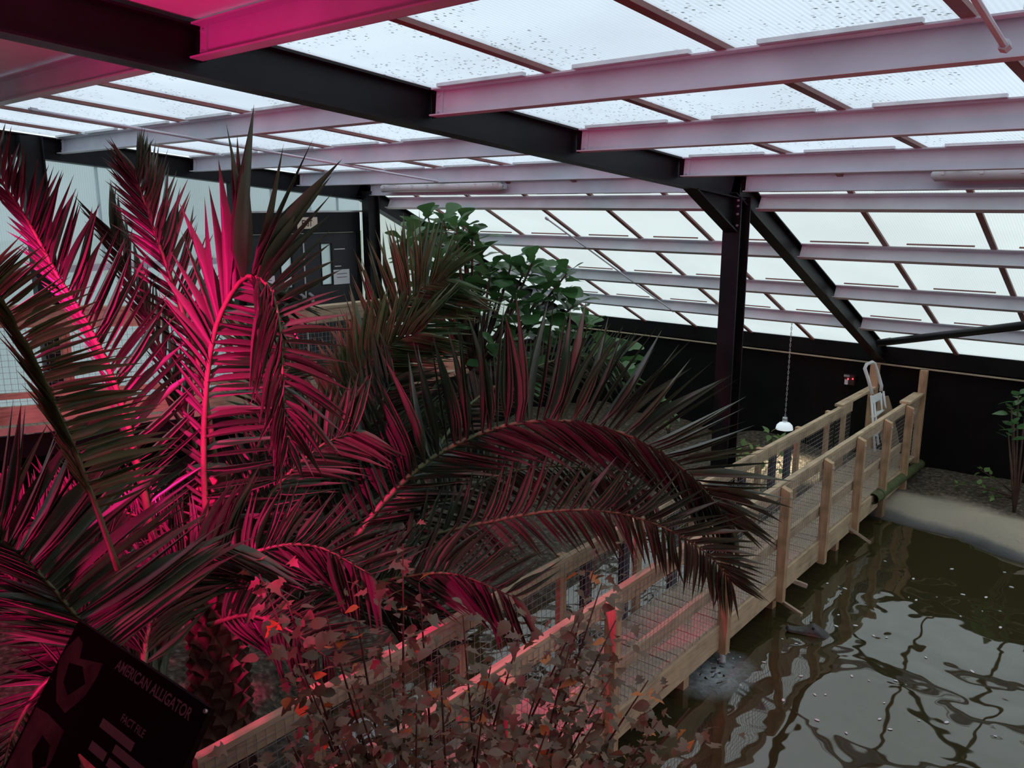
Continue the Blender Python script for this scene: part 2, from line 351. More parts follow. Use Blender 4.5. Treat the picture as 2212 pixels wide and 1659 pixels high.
# exit doors
dr = thing('door_1', R(XG, 6.13, -2.22), 'black double exit doors with narrow vision panels', kind='structure')
fm = MB(); fm.box(R(XG-.06, 5.26, -2.22), R(XG+.03, 5.3, -.105)); fm.box(R(XG-.06, 6.97, -2.22), R(XG+.03, 7.02, -.105)); fm.box(R(XG-.06, 5.3, -.36), R(XG+.03, 6.97, -.105)); fm.build('door_frame', BLACK, dr)
def leaf(y0, y1, wy0, wy1, lab):
    lf = MB(); z0, z1, zb, zt_ = -2.2, -.365, -1.02, -.50
    for lo, hi in (((y0, z0), (y1, zb)), ((y0, zt_), (y1, z1)), ((y0, zb), (wy0, zt_)), ((wy1, zb), (y1, zt_))):
        lf.box(R(XG-.05, lo[0], lo[1]), R(XG+.005, hi[0], hi[1]))
    lf = lf.build('door_leaf', DOORM, dr)
    MB().box(R(XG-.03, wy0, zb), R(XG-.022, wy1, zt_)).build('vision_panel', WALLP, lf)
    fr_ = MB()
    for lo, hi in (((wy0-.012, zb-.012), (wy1+.012, zb)), ((wy0-.012, zt_), (wy1+.012, zt_+.012)), ((wy0-.012, zb), (wy0, zt_)), ((wy1, zb), (wy1+.012, zt_))):
        fr_.box(R(XG-.01, lo[0], lo[1]), R(XG+.012, hi[0], hi[1]))
    fr_.build('panel_bead', BLACK, lf); return lf
l1 = leaf(5.31, 6.125, 5.80, 5.96, ''); l2 = leaf(6.145, 6.96, 6.40, 6.56, '')
MB().box(R(XG-.01, 6.126, -2.2), R(XG+.014, 6.144, -.365)).build('meeting_strip', ALU, dr)
for y, l in ((6.06, l1), (6.19, l2)):
    h = MB(); h.tube([R(XG+.01, y, -1.12), R(XG+.075, y, -1.14), R(XG+.075, y, -1.36), R(XG+.01, y, -1.38)], .022, 8); h.build('pull_handle', ALU, l)
for y0, y1, z in ((6.60, 6.77, -.575), (6.60, 6.70, -.795)): MB().box(R(XG+.005, y0, z-.006), R(XG+.012, y1, z+.006)).build('white_strip', WHITE, l2)
def notice(y0, y1, z0, z1, lab):
    n_ = thing('notice', R(XG+.006, y0, z0), lab, 'notice', 'notices on the exit doors'); MB().box(R(XG+.006, y0, z0), R(XG+.009, y1, z1)).build('sheet', PAPER, n_)
    for k in range(2):
        MB().box(R(XG+.009, y0+.05, z1-.06-k*.045), R(XG+.0095, y1-.04, z1-.05-k*.045)).build('printed_line', INK, n_)
notice(6.575, 6.83, -1.03, -.84, 'white printed notice on right exit door, beside its vision panel')
notice(5.56, 5.70, -1.06, -.86, 'small white notice on left exit door, behind palm leaves')
sg = thing('exit_sign', R(XG+.035, 6.05, -.305), 'cream EXIT sign with dark letters above the double doors', 'sign')
MB().box(R(XG+.03, 6.045, -.305), R(XG+.042, 6.34, -.163)).build('plate', CREAM, sg)
me = textmesh('EXIT', .105, DARKRED, .0035, (.72, 1))
place('lettering', me, sg, M.Translation(R(XG+.0425, 6.105, -.272)) @ M(((0, 0, 1, 0), (1, 0, 0, 0), (0, 1, 0, 0), (0, 0, 0, 1))))

# back wall, other walls, trims
wb = MB(); wb.box(R(XG-.1, YW, -3.9), R(XE, YW+.15, -1.86)); wb.box(R(XG-.1, YW-.10, -2.07), R(XE, YW, -1.86)); wb.build('wall_back', BLACKWALL, kind='structure', label='low black timber wall below the sloping glazing')
MB().box(R(XG-.05, YW-.125, -2.105), R(XE, YW-.10, -2.088)).build('trim_3', CREAMTRIM, kind='structure', label='thin cream batten along the top of the black wall')
wr = MB().box(R(XE, -2.7, -3.9), R(XE+.1, YW+.1, -2.2)).build('wall_right', BLACKWALL, kind='structure', label='unseen opposite gable wall, translucent sheets added for side light')  # out of view; made translucent to let side light onto the bridge
for a in range(-2, 11):
    z0_, z1_ = (zt(a)+.12, zt(a+1)+.12); MB().prism([R(XE+.03, a, -2.2), R(XE+.03, a+.985, -2.2), R(XE+.03, a+.985, max(z1_, -2.15)), R(XE+.03, a, z0_)], (.014, 0, 0)).build('wall_sheet', WALLP, wr)
MB().box(R(XG-.1, -2.75, -3.9), R(XE+.1, -2.6, 1.4)).build('wall_front', BLACKWALL, kind='structure', label='dark wall behind the viewing platform')
og = MB(); zo = -2.3
for x0, x1, y0, y1 in ((-60, XG-.2, -60, 80), (XE+.2, 60, -60, 80), (XG-.2, XE+.2, YW+.2, 80), (XG-.2, XE+.2, -60, -2.8)):
    og.add([R(x0, y0, zo), R(x1, y0, zo), R(x1, y1, zo), R(x0, y1, zo)], [(0, 1, 2, 3)])
og.build('ground_outside', GRASS, kind='structure', label='grass outside the glasshouse')

# ------------------------------------------------------------------ floor: soil bed, concrete bank, pond basin
def sstep(a, b, x): x = max(0, min(1, (x-a)/(b-a))); return x*x*(3-2*x)
def shore(x): return 9.06+.10*math.sin(x*1.7+.6)-.16*max(0, x+1.6)+.06*math.sin(x*5)
def gz(x, y):
    back = sstep(shore(x)-.55, shore(x)+1.25, y)
    left = 1-sstep(-5.1+.25*math.sin(y*1.3), -4.25+.25*math.sin(y*1.3), x)
    if y > 8: left = max(left, (1-sstep(-3.9, -3.2, x))*sstep(8, 8.8, y))
    if y < 3.3: left = max(left, (1-sstep(-4.1, -3.3, x))*(1-sstep(2.7, 3.6, y)))
    near = 1-sstep(1.9, 2.9, y+.12*math.sin(x*3))
    k = max(back, left, near)
    h = -.55+.72*k
    h += .05*sstep(10.6, 11.4, y)+.035*math.sin(x*2.3+y*1.1)*k+.02*math.sin(x*7.1)*math.cos(y*6.3)*k
    if left > .5: h += .06*math.sin(x*4.1+1)*math.sin(y*3.7)
    return h
xs = [XG-.06+i*.125 for i in range(117)]; ys = [-2.6+i*.125 for i in range(115)]
fl = MB(); fl.add([V((x, y, gz(x, y))) for y in ys for x in xs], [(j*len(xs)+i, j*len(xs)+i+1, (j+1)*len(xs)+i+1, (j+1)*len(xs)+i) for j in range(len(ys)-1) for i in range(len(xs)-1)])
flo = fl.build('floor', GROUND, smooth=True, kind='structure', label='soil bed and concrete bank around the pond')
at_ = flo.data.attributes.new('beach', 'FLOAT', 'POINT')
for i, q in enumerate(flo.data.vertices): at_.data[i].value = sstep(-3.6, -3.2, q.co.x)*sstep(8.6, 9.0, q.co.y)*(1-sstep(10.35, 10.6, q.co.y+.08*math.sin(q.co.x*6)+.2*(q.co.x+2)))
pw = MB(); pw.add([V((XG+.5, 1.2, 0)), V((XE, 1.2, 0)), V((XE, 11.3, 0)), V((XG+.5, 11.3, 0))], [(0, 1, 2, 3)])
pw.build('pond_water', WATER, label='murky olive pond reflecting the roof panels', cat='pond', kind='stuff')

# ------------------------------------------------------------------ wooden bridge
SL = -.040                                   # the bridge runs at a slight angle
def bx(x0, y): return x0+SL*(y-6.88)
DEC, RAIL = -3.25, -2.42
YB0, YB1 = 1.5, 11.42
br = thing('wooden_bridge', R(bx(-3.2, 6.5), 6.5, -3.48), 'wooden footbridge with wire mesh sides crossing the pond', 'bridge')
DIR = V((SL, 1, 0)).normalized(); SD = V((1, -SL, 0)).normalized()
XF, XN = -3.46, -2.90
pk = MB(); pk.obox((0, 0, 0), (1, 0, 0), (0, 1, 0), (0, 0, 1), .60, .106, .03); pkm = pk.mesh('plank', WOODX)
npl = int((YB1-YB0)/.115)
for i in range(npl):
    y = YB0+.06+i*.115; c = R(bx((XF+XN)/2, y), y, DEC-.015+random.uniform(-.003, .003))
    place('plank', pkm, br, M.Translation(c) @ M.Rotation(math.atan(-SL)+random.uniform(-.004, .004), 4, 'Z'))
def along(x0, y0, y1, z, w_, h_, name, mat=WOODY): return MB().bar(R(bx(x0, y0), y0, z), R(bx(x0, y1), y1, z), w_, h_).build(name, mat, br)
along(XN+.02, YB0, YB1-.6, DEC-.125, .045, .20, 'fascia'); along(XF-.02, YB0, YB1, DEC-.125, .045, .20, 'fascia')
for y0, y1 in ((YB0, 4.0), (4.0, 7.86), (7.86, YB1)): along(XN-.012, y0+.003, y1-.003, RAIL-.06, .05, .12, 'handrail')
for y0, y1 in ((YB0, 3.3), (3.3, 6.98), (7.0, 10.4)): along(XF+.0, y0+.003, y1-.003, RAIL-.055, .05, .12, 'handrail')
along(XF-.02, 10.0, YB1, RAIL+.02, .10, .03, 'rail_cap')
for y0, y1 in ((YB0, 4.02), (4.02, 9.8), (9.8, 10.75)): along(XN-.01, y0, y1, RAIL-.56, .035, .10, 'lower_rail')
near_posts = [1.9, 2.95, 4.0, 5.65, 6.8, 7.86, 8.86, 9.82, 10.72]
pmn = MB(); pmn.add([V((-.04, -.035, -1.08)), V((.04, -.035, -1.08)), V((.04, .035, -1.08)), V((-.04, .035, -1.08)), V((-.04, -.035, .0)), V((.04, -.035, -.035)), V((.04, .035, -.035)), V((-.04, .035, .0))],
                    [(0, 3, 2, 1), (4, 5, 6, 7), (0, 1, 5, 4), (1, 2, 6, 5), (2, 3, 7, 6), (3, 0, 4, 7)]); pmn = pmn.mesh('post', WOODZ)
bolt = MB().tube([V((0, 0, 0)), V((.014, 0, 0))], .012, 6).mesh('bolt', ALU)
for y in near_posts:
    c = R(bx(XN+.062, y), y, RAIL-.01); q = place('post', pmn, br, M.Translation(c) @ M.Rotation(math.atan(-SL), 4, 'Z'))
    place('bolt', bolt, q, M.Translation(c+V((.04, 0, -.09))))
far_posts = [2.2, 3.3, 4.35, 5.4, 6.35, 7.75, 8.8, 9.75, 10.35]
for y in far_posts: MB().bar(R(bx(XF-.06, y), y, DEC-.22), R(bx(XF-.06, y), y, RAIL-.005), .07, .045, (1, 0, 0)).build('post', WOODZ, br)
for y in (4.62, 5.15, 5.95, 7.3, 8.05, 8.45):
    MB().bar(R(bx(XF-.03, y), y, DEC-.22), R(bx(XF-.03, y), y, RAIL-.12), .085, .05, (1, 0, 0)).build('slate_post', BLUEGREY, br)
def mesh_panel(x0, y0, y1, z0, z1, name='wire_mesh', par=None):
    mb = MB(); n = max(1, int((y1-y0)/.05)); wr = .0024
    for i in range(n+1): y = y0+i*(y1-y0)/n; mb.bar(R(bx(x0, y), y, z0), R(bx(x0, y), y, z1), wr, wr, (1, 0, 0))
    k = max(1, int((z1-z0)/.05))
    for i in range(k+1): z = z0+i*(z1-z0)/k; mb.bar(R(bx(x0, y0), y0, z), R(bx(x0, y1), y1, z), wr, wr)
    return mb.build(name, GALV, par or br, kind='stuff')
np_ = [YB0]+near_posts+[YB1]
for a, b in zip(np_[:-1], np_[1:]): mesh_panel(XN+.018, a+.03, b-.03, DEC-.2 if b < 11 else -3.2, RAIL-.03)
fp_ = [YB0]+far_posts
for a, b in zip(fp_[:-1], fp_[1:]): mesh_panel(XF+.032, a+.03, b-.03, DEC, RAIL-.02)
# gate-like end frame by the black wall, with two tall posts
for x, y, z1, w_ in ((XF-.02, 11.36, -2.09, .11), (XN+.02, 11.40, -2.10, .09)): MB().bar(R(bx(x, y), y, DEC-.2), R(bx(x, y), y, z1), w_, .06, (0, 1, 0)).build('end_post', WOODZ, br)
along(XN-.01, 10.72, YB1-.05, RAIL+.012, .12, .03, 'rail_cap')
MB().bar(R(bx(XN, 10.75), 10.75, DEC), R(bx(XN, 11.3), 11.3, RAIL-.1), .03, .07).build('brace', WOODY, br)
for y in (2.0, 3.6, 5.2, 6.9, 8.6, 10.2):
    for x in (XF+.05, XN-.06): MB().box(R(bx(x, y)-.04, y-.04, -4.1), R(bx(x, y)+.04, y+.04, DEC-.03)).build('pile', WOODZ, br)

# sticks poking out below the bridge, drain pipe
def stick(a, b, r, lab): MB().bar(a, b, r*2, r*2).build('timber_stake', WOODX, label=lab, cat='stake', group='stakes under the bridge')
def gpt(px, py, z): r = FW+RT*((px-1106)/FPX)-UP*((py-829.5)/FPX); t_ = (z-CZ)/r.z; return V((r.x*t_, r.y*t_, z))
stick(at(1655, 1277, 7.75), gpt(1732, 1328, .06), .014, 'longest pale stake jutting from the bridge toward the alligator')
stick(at(1690, 1246, 7.9), gpt(1743, 1266, .12), .018, 'short flat stake jutting under the bridge, between two longer ones')
stick(at(1818, 1129, 9.0), gpt(1880, 1172, .06), .014, 'grey stake jutting below the bridge nearest the far bank')
pp = thing('drain_pipe', at(1886, 1078, 9.55), 'mossy green drain pipe lying on the bank beside the bridge', 'pipe')
pa, pb = at(1886, 1078, 9.55), at(1990, 1000, 11.2)
d_ = (pb-pa).normalized()
pm = MB(); pm.tube([pa, pb], .062, 14, False); pm.tube([pa+d_*.001, pb], .054, 14, False); pm.build('pipe_body', STRAW, pp, True)
pc = MB(); pc.tube([pa+d_*.22, pa+d_*.27], .07, 14); pc.build('collar', STRAW, pp)
MB().box(pa+d_*.3+V((-.03, -.05, -.28)), pa+d_*.3+V((.05, .05, -.05))).build('support_block', CARD, pp)

# ------------------------------------------------------------------ sloping walkway along the gable wall
wk = thing('walkway', R(-8.3, 4, -2.3), 'timber walkway sloping along the gable wall to the exit doors', 'walkway')
XWK = -7.65
def rz(y): return -.60-.0935*y if y < 5.3 else -1.096
def dz(y): return rz(y)-1.10
segs = [(-2.0, 1.2), (1.2, 5.3), (5.3, 7.9)]
def wbar(x, off, w_, h_, name, mat=WOODY):
    for a, b in segs: MB().bar(R(x, a+.003, rz(a)+off), R(x, b-.003, rz(b)+off), w_, h_).build(name, mat, wk)
wbar(XWK-.02, -.015, .16, .03, 'handrail_cap'); wbar(XWK+.03, -.105, .045, .15, 'handrail'); wbar(XWK, -.76, .045, .05, 'lower_rail')
wbar(XWK+.03, -.92, .05, .15, 'kick_board'); wbar(XWK+.05, -1.05, .03, .06, 'deck_edge', CREAMTRIM); wbar(XWK+.0, -1.2, .05, .2, 'joist', BLACKWALL)
wbar(XG+.12, -1.2, .05, .2, 'joist', BLACKWALL)
yy = -2.0
while yy < 7.9:
    MB().bar(R(XG+.02, yy, dz(yy)-.015), R(XWK+.02, yy, dz(yy)-.015), .13, .03).build('deck_board', WOODX, wk); yy += .14
for y in (-.6, .5, 1.6, 2.75, 3.9, 5.0, 6.1, 7.2, 7.85):
    MB().box(R(XWK-.06, y-.035, dz(y)-.2), R(XWK-.0, y+.035, rz(y)-.03)).build('post', WOODZ, wk)
    MB().box(R(XWK-.16, y+.12, -3.6), R(XWK-.08, y+.2, dz(y)-.05)).build('leg', BLACK, wk)
for a, b in ((-.6, .5), (.5, 1.6), (1.6, 2.75), (2.75, 3.9), (3.9, 5.0), (5.0, 6.1), (6.1, 7.2)):
    mb = MB(); n = 22
    for i in range(n+1): y = a+(b-a)*i/n; mb.bar(R(XWK+.01, y, dz(y)+.03), R(XWK+.01, y, rz(y)-.04), .0022, .0022, (1, 0, 0))
    for i in range(20): o_ = .04+i*.05; mb.bar(R(XWK+.01, a, dz(a)+o_), R(XWK+.01, b, dz(b)+o_), .0022, .0022)
    mb.build('wire_mesh', GALV, wk, kind='stuff')
MB().box(R(XWK-.02, -2, -3.7), R(XWK+.02, 7.9, dz(7.9)-.25)).build('skirt_panel', BLACKWALL, wk)

# viewing platform below the camera
vp = thing('viewing_platform', R(-1.5, -.8, -3.5), 'dark timber viewing platform under the information sign', 'platform')
for i in range(14):
    y = -2.45+i*.15; MB().box(R(-7.6, y, -1.75), R(4.6, y+.138, -1.71)).build('deck_board', WOODX, vp)
MB().box(R(-7.6, -.36, -1.95), R(4.6, -.31, -1.75)).build('fascia', BLACKWALL, vp)
for x in (-6, -3, 0, 3): MB().box(R(x-.05, -.5, -3.6), R(x+.05, -.4, -1.75)).build('leg', BLACK, vp)

# ------------------------------------------------------------------ information sign
TL, TR = R(-1.943, .656, -.95), R(-1.391, .684, -.95)
su = (TR-TL).normalized(); th_ = math.radians(55); sv = V((0, -math.cos(th_), -math.sin(th_))); sv = (sv-su*sv.dot(su)).normalized(); sn = sv.cross(su).normalized()
if sn.z < 0: sn = -sn
W_, H_ = (TR-TL).length, .40
ib = thing('information_sign', R(-1.67, .62, -3.5), 'dark tilted information board headed American Alligator', 'sign')
c0 = TL+su*W_/2+sv*H_/2-sn*.007
MB().obox(c0, su, sv, sn, W_, H_, .014).build('board', BOARD, ib)
def onb(u, v_, z=.0): return TL+su*u+sv*v_+sn*z
SM = lambda u, v_: M(((su.x, -sv.x, sn.x, 0), (su.y, -sv.y, sn.y, 0), (su.z, -sv.z, sn.z, 0), (0, 0, 0, 1)))
def btext(s, u0, u1, vt, vb):                  # lettering fitted between u0..u1 across and vt..vb down the board
    me = textmesh(s, .03, INK, .0006); xs_ = [q.co.x for q in me.vertices]; ys_ = [q.co.y for q in me.vertices]
    kx, ky = (u1-u0)/(max(xs_)-min(xs_)), (vb-vt)/(max(ys_)-min(ys_))
    for q in me.vertices: q.co.x = (q.co.x-min(xs_))*kx; q.co.y = (q.co.y-min(ys_))*ky
    place('lettering', me, ib, M.Translation(onb(u0, vb, .0003)) @ SM(0, 0))
btext('AMERICAN ALLIGATOR', .212, .510, .018, .041)
btext('FACT FILE', .312, .404, .100, .116)
for u0, u1, v0, v1 in ((.255, .388, .131, .149), (.333, .470, .155, .172), (.255, .320, .178, .196), (.333, .45, .182, .198), (.255, .43, .215, .232), (.255, .46, .25, .267), (.255, .41, .285, .302), (.255, .45, .32, .337)):
    MB().obox(onb((u0+u1)/2, (v0+v1)/2, .0002), su, sv, sn, u1-u0, v1-v0, .0002).build('print_bar', INK, ib)
def print_patch(pts, name, mat, k): MB().prism([onb(u, v_, .0001+.0001*k) for u, v_ in pts], sn*.0001).build(name, mat, ib)
print_patch([(.03, .028), (.06, .035), (.075, .065), (.165, .046), (.168, .075), (.16, .12), (.12, .172), (.07, .165), (.03, .13), (.004, .095), (.01, .06)], 'photo_print', PHOTO, 0)
print_patch([(.045, .085), (.10, .075), (.14, .10), (.10, .14), (.06, .125)], 'photo_print', BOARD, 1)
print_patch([(.006, .2), (.06, .195), (.147, .2), (.155, .26), (.14, .33), (.08, .36), (.01, .34)], 'photo_print', PHOTO, 0)
print_patch([(.08, .235), (.125, .24), (.145, .275), (.11, .30), (.075, .275)], 'photo_print', BOARD, 1)
pt = MB(); pt.bar(onb(W_/2, .2, -.02), R(-1.67, .52, -3.55), .07, .07); pt.build('post', WOODZ, ib)
q = onb(W_-.006, .008, .0); MB().tube([q, q+sn*.006], .004, 8).build('screw', ALU, ib)

# ------------------------------------------------------------------ fittings on the roof
def tube_light(x0, x1, y, z, lab, n):
    th = thing('tube_light', R((x0+x1)/2, y, z), lab, 'light', 'sealed tube lights on the knee purlin')
    L = MB(); L.bar(R(x0, y, z), R(x1, y, z), .07, .05); L.build('housing', GREY, th)
    D = MB(); D.tube([R(x0+.0, y-.045, z-.002), R(x0+.03, y-.045, z-.002), R(x1-.03, y-.045, z-.002), R(x1, y-.045, z-.002)], [.02, .048, .048, .02], 12); D.build('diffuser', DIFF, th, True)
    for i in range(n):
        x = x0+.09+(x1-x0-.2)*i/(n-1); MB().box(R(x-.012, y-.1, z+.0), R(x+.012, y-.03, z+.035)).build('clip', WHITE, th)
tube_light(-8.5, -6.42, 7.06, .19, 'long tube light on the knee purlin above the fig tree', 8)
tube_light(-1.98, -.2, 7.06, .215, 'long tube light on the knee purlin right of the black column', 7)
def rod(a, b, r, lab, mat=GREY, ends=True):
    th = thing('bracing_rod', a, lab, 'rod', 'roof bracing rods'); MB().tube([a, b], r, 8).build('rod', mat, th)
    d = (b-a).normalized()
    for q, s in ((a, 1), (b, -1)): MB().tube([q+d*s*.01, q+d*s*.05], r*1.7, 6).build('nut', mat, th)
def onroof(px, py, off):
    r = FW+RT*((px-1106)/FPX)-UP*((py-829.5)/FPX); t_ = (.252+.0975*7.14+off)/(r.z+.0975*r.y); return V((r.x*t_, r.y*t_, r.z*t_+CZ))
def onst(px, py, off):
    r = FW+RT*((px-1106)/FPX)-UP*((py-829.5)/FPX); t_ = (.25+.483*7.1+off)/(r.z+.483*r.y); return V((r.x*t_, r.y*t_, r.z*t_+CZ))
rod(onroof(62, 236, -.17), onroof(946, 392, -.17), .010, 'thin bracing rod under the shallow roof on the gable side')
rod(onst(1178, 470, -.16), onst(1455, 673, -.16), .010, 'thin bracing rod under the sloping glazing above the fig tree')
rod(onroof(2050, -93, -.15), onroof(2174, 105, -.19), .011, 'short bracing rod ending on a purlin at the top right')
bt = thing('brace_tube', at(1900, 742, 11.6), 'black steel brace tube rising from the rafter foot to the right', 'brace')
MB().tube([at(1898, 741, 10.35), at(2212, 703, 8.3), at(2600, 657, 6.9)], .045, 12).build('tube', BLACK, bt, True)
MB().bar(at(1893, 742, 10.38), at(1925, 737, 10.15), .012, .09).build('end_plate', BLACK, bt)

# ------------------------------------------------------------------ hanging heat lamp
hx = onst(1711, 692, -.15); lampz = at(1700, 915, 0).z
hb = V((hx.x, hx.y, 0)); r_ = (FW+RT*((1700-1106)/FPX)-UP*((928-829.5)/FPX)); hb.z = CZ+r_.z*(hx.y/r_.y)
hl = thing('heat_lamp', hb, 'glowing dome heat lamp hanging on a chain over the bank', 'lamp')
ch = thing('lamp_chain_root', hb); bpy.data.objects.remove(ch)
top = hb+V((0, 0, .17)); n = int((hx.z-top.z)/.036)
link = MB(); nl = 10
link.tube([V((.008*math.cos(2*math.pi*i/nl), 0, .021*math.sin(2*math.pi*i/nl))) for i in range(nl+1)], .0036, 5, False); lk = link.mesh('chain_link', ALU, True)
chn = MB().tube([top+V((0, 0, .0)), top+V((0, 0, .02))], .006, 6).build('chain', ALU, hl)
for i in range(n): place('chain_link', lk, chn, M.Translation(top+V((0, 0, .02+i*.036))) @ M.Rotation(math.pi/2*(i % 2)+.4, 4, 'Z'))
MB().lathe(hb, [(.0, .165), (.03, .165), (.034, .14), (.034, .10), (.03, .098)]).build('socket', ALU, hl, True)
MB().lathe(hb, [(.03, .098), (.07, .085), (.10, .055), (.108, .02), (.112, .0), (.10, -.004), (.104, .018), (.096, .052), (.066, .078), (.0, .085)]).build('reflector', DOMEGLOW, hl, True)
MB().lathe(hb, [(.0, .07), (.022, .065), (.036, .035), (.03, .012), (.0, .004)]).build('bulb', BULB, hl, True)
ld = bpy.data.lights.new('heat_lamp_light', 'SPOT'); ld.energy = HEAT_W*4; ld.color = (1, .93, .72); ld.spot_size = 2.2; ld.spot_blend = .6; ld.shadow_soft_size = .03
lo = bpy.data.objects.new('heat_lamp_light', ld); col.objects.link(lo); lo.parent = hl; lo.location = (0, 0, -.01)

# ------------------------------------------------------------------ flood lamps (out of view, lower left and right)
def flood(loc, target, watts, lab, color, size=.22, spot=0, spill=0, hang=False):
    loc, target = V(loc), V(target); th = thing('grow_lamp', loc, lab, 'lamp', 'magenta grow lamps')
    d = (target-loc).normalized(); s_ = d.cross(V((0, 0, 1))).normalized(); u = s_.cross(d)
    MB().obox(loc-d*.04, d, s_, u, .06, .30, .22).build('housing', BLACK, th)
    MB().obox(loc-d*.008, d, s_, u, .004, .26, .18).build('lens', GLOW, th)
    MB().tube([loc-d*.07+s_*.16, loc-d*.07+s_*.16-V((0, 0, .2)), loc-d*.07-V((0, 0, .22)), loc-d*.07-s_*.16-V((0, 0, .2)), loc-d*.07-s_*.16], .012, 6).build('bracket', BLACK, th)
    if hang: MB().tube([loc-d*.05+V((0, 0, .05)), V((loc.x-d.x*.05, loc.y-d.y*.05, CZ+roofz(loc.y)+.02))], .008, 6).build('hanger', BLACK, th)
    else: MB().tube([loc-d*.07-V((0, 0, .22)), V((loc.x-d.x*.07, loc.y-d.y*.07, .0))], .03, 8).build('stand', BLACK, th)
    l = bpy.data.lights.new('grow_light', 'SPOT' if spot else 'AREA'); l.energy = watts; l.color = color
    if spill:                                # the bulb also throws light sideways and back under the roof
        l2_ = bpy.data.lights.new('grow_bulb_light', 'POINT'); l2_.energy = spill; l2_.color = color; l2_.shadow_soft_size = .08
        o2 = bpy.data.objects.new('grow_bulb_light', l2_); col.objects.link(o2); o2.parent = th; o2.location = d*.12
    if spot: l.spot_size = spot; l.spot_blend = 1.0; l.shadow_soft_size = .06
    else: l.shape = 'RECTANGLE'; l.size = size; l.size_y = size*.7
    o = bpy.data.objects.new('grow_light', l); col.objects.link(o); o.parent = th; o.matrix_parent_inverse = M.Translation(loc).inverted()
    o.matrix_basis = M.Translation(loc+d*.005) @ d.to_track_quat('-Z', 'Y').to_matrix().to_4x4()
flood(R(-3.2, .7, .1), R(-3.95, 1.85, -1.0), LAMP_A_W, 'magenta grow lamp hung below the opaque roof over the palms', LAMP_MAGENTA, spot=math.radians(93), spill=34, hang=True)
flood(R(.75, 1.9, -2.6), R(-.6, 3.6, .6), LAMP_B_W, 'magenta grow lamp at the pond edge right of the bush', (1, .010, .03))

flood(R(-2.4, -.08, -1.3), R(-2.95, .95, -1.25), 300, 'small magenta grow lamp low beside the information sign', LAMP_MAGENTA, spot=math.radians(66))

# ------------------------------------------------------------------ palms
def leaflet_mesh(droop, name):
    mb = MB(); n = 6; prof = [.35, .95, 1, .82, .55, .26, .0]
    for i in range(n+1):
        s = i/n; z = -droop*s*s; h = prof[i]*.5
        mb.v += [(s, -h, z+.22*h), (s, 0, z), (s, h, z+.22*h)]
    for i in range(n):
        a = i*3; b = a+3; mb.f += [(a, a+1, b+1, b), (a+1, a+2, b+2, b+1)]
    return mb
LEAFLETS = [leaflet_mesh(d, 'leaflet') for d in (0, .05, .12, .22)]
LM = {}
def lmesh(k, mat):
    if (k, mat.name) not in LM:
        me = bpy.data.meshes.new('leaflet'); me.from_pydata(LEAFLETS[k].v, [], LEAFLETS[k].f); me.materials.append(mat); me.update()
        for q in me.polygons: q.use_smooth = True
        LM[(k, mat.name)] = me
    return LM[(k, mat.name)]
def crom(pts, t_):
    n = len(pts)-1; x = min(max(t_, 0), .99999)*n; i = int(x); f = x-i
    p1, p2 = pts[i], pts[i+1]; p0 = pts[i-1] if i else p1*2-p2; p3 = pts[i+2] if i+2 <= n else p2*2-p1
    return .5*((2*p1)+(p2-p0)*f+(2*p0-5*p1+4*p2-p3)*f*f+(3*p1-p0-3*p2+p3)*f**3)
def lerp(tab, t_):
    if not isinstance(tab, (list, tuple)): return tab
    for (a, x), (b, y) in zip(tab[:-1], tab[1:]):
        if t_ <= b: return x+(y-x)*(t_-a)/max(1e-6, b-a)
    return tab[-1][1]
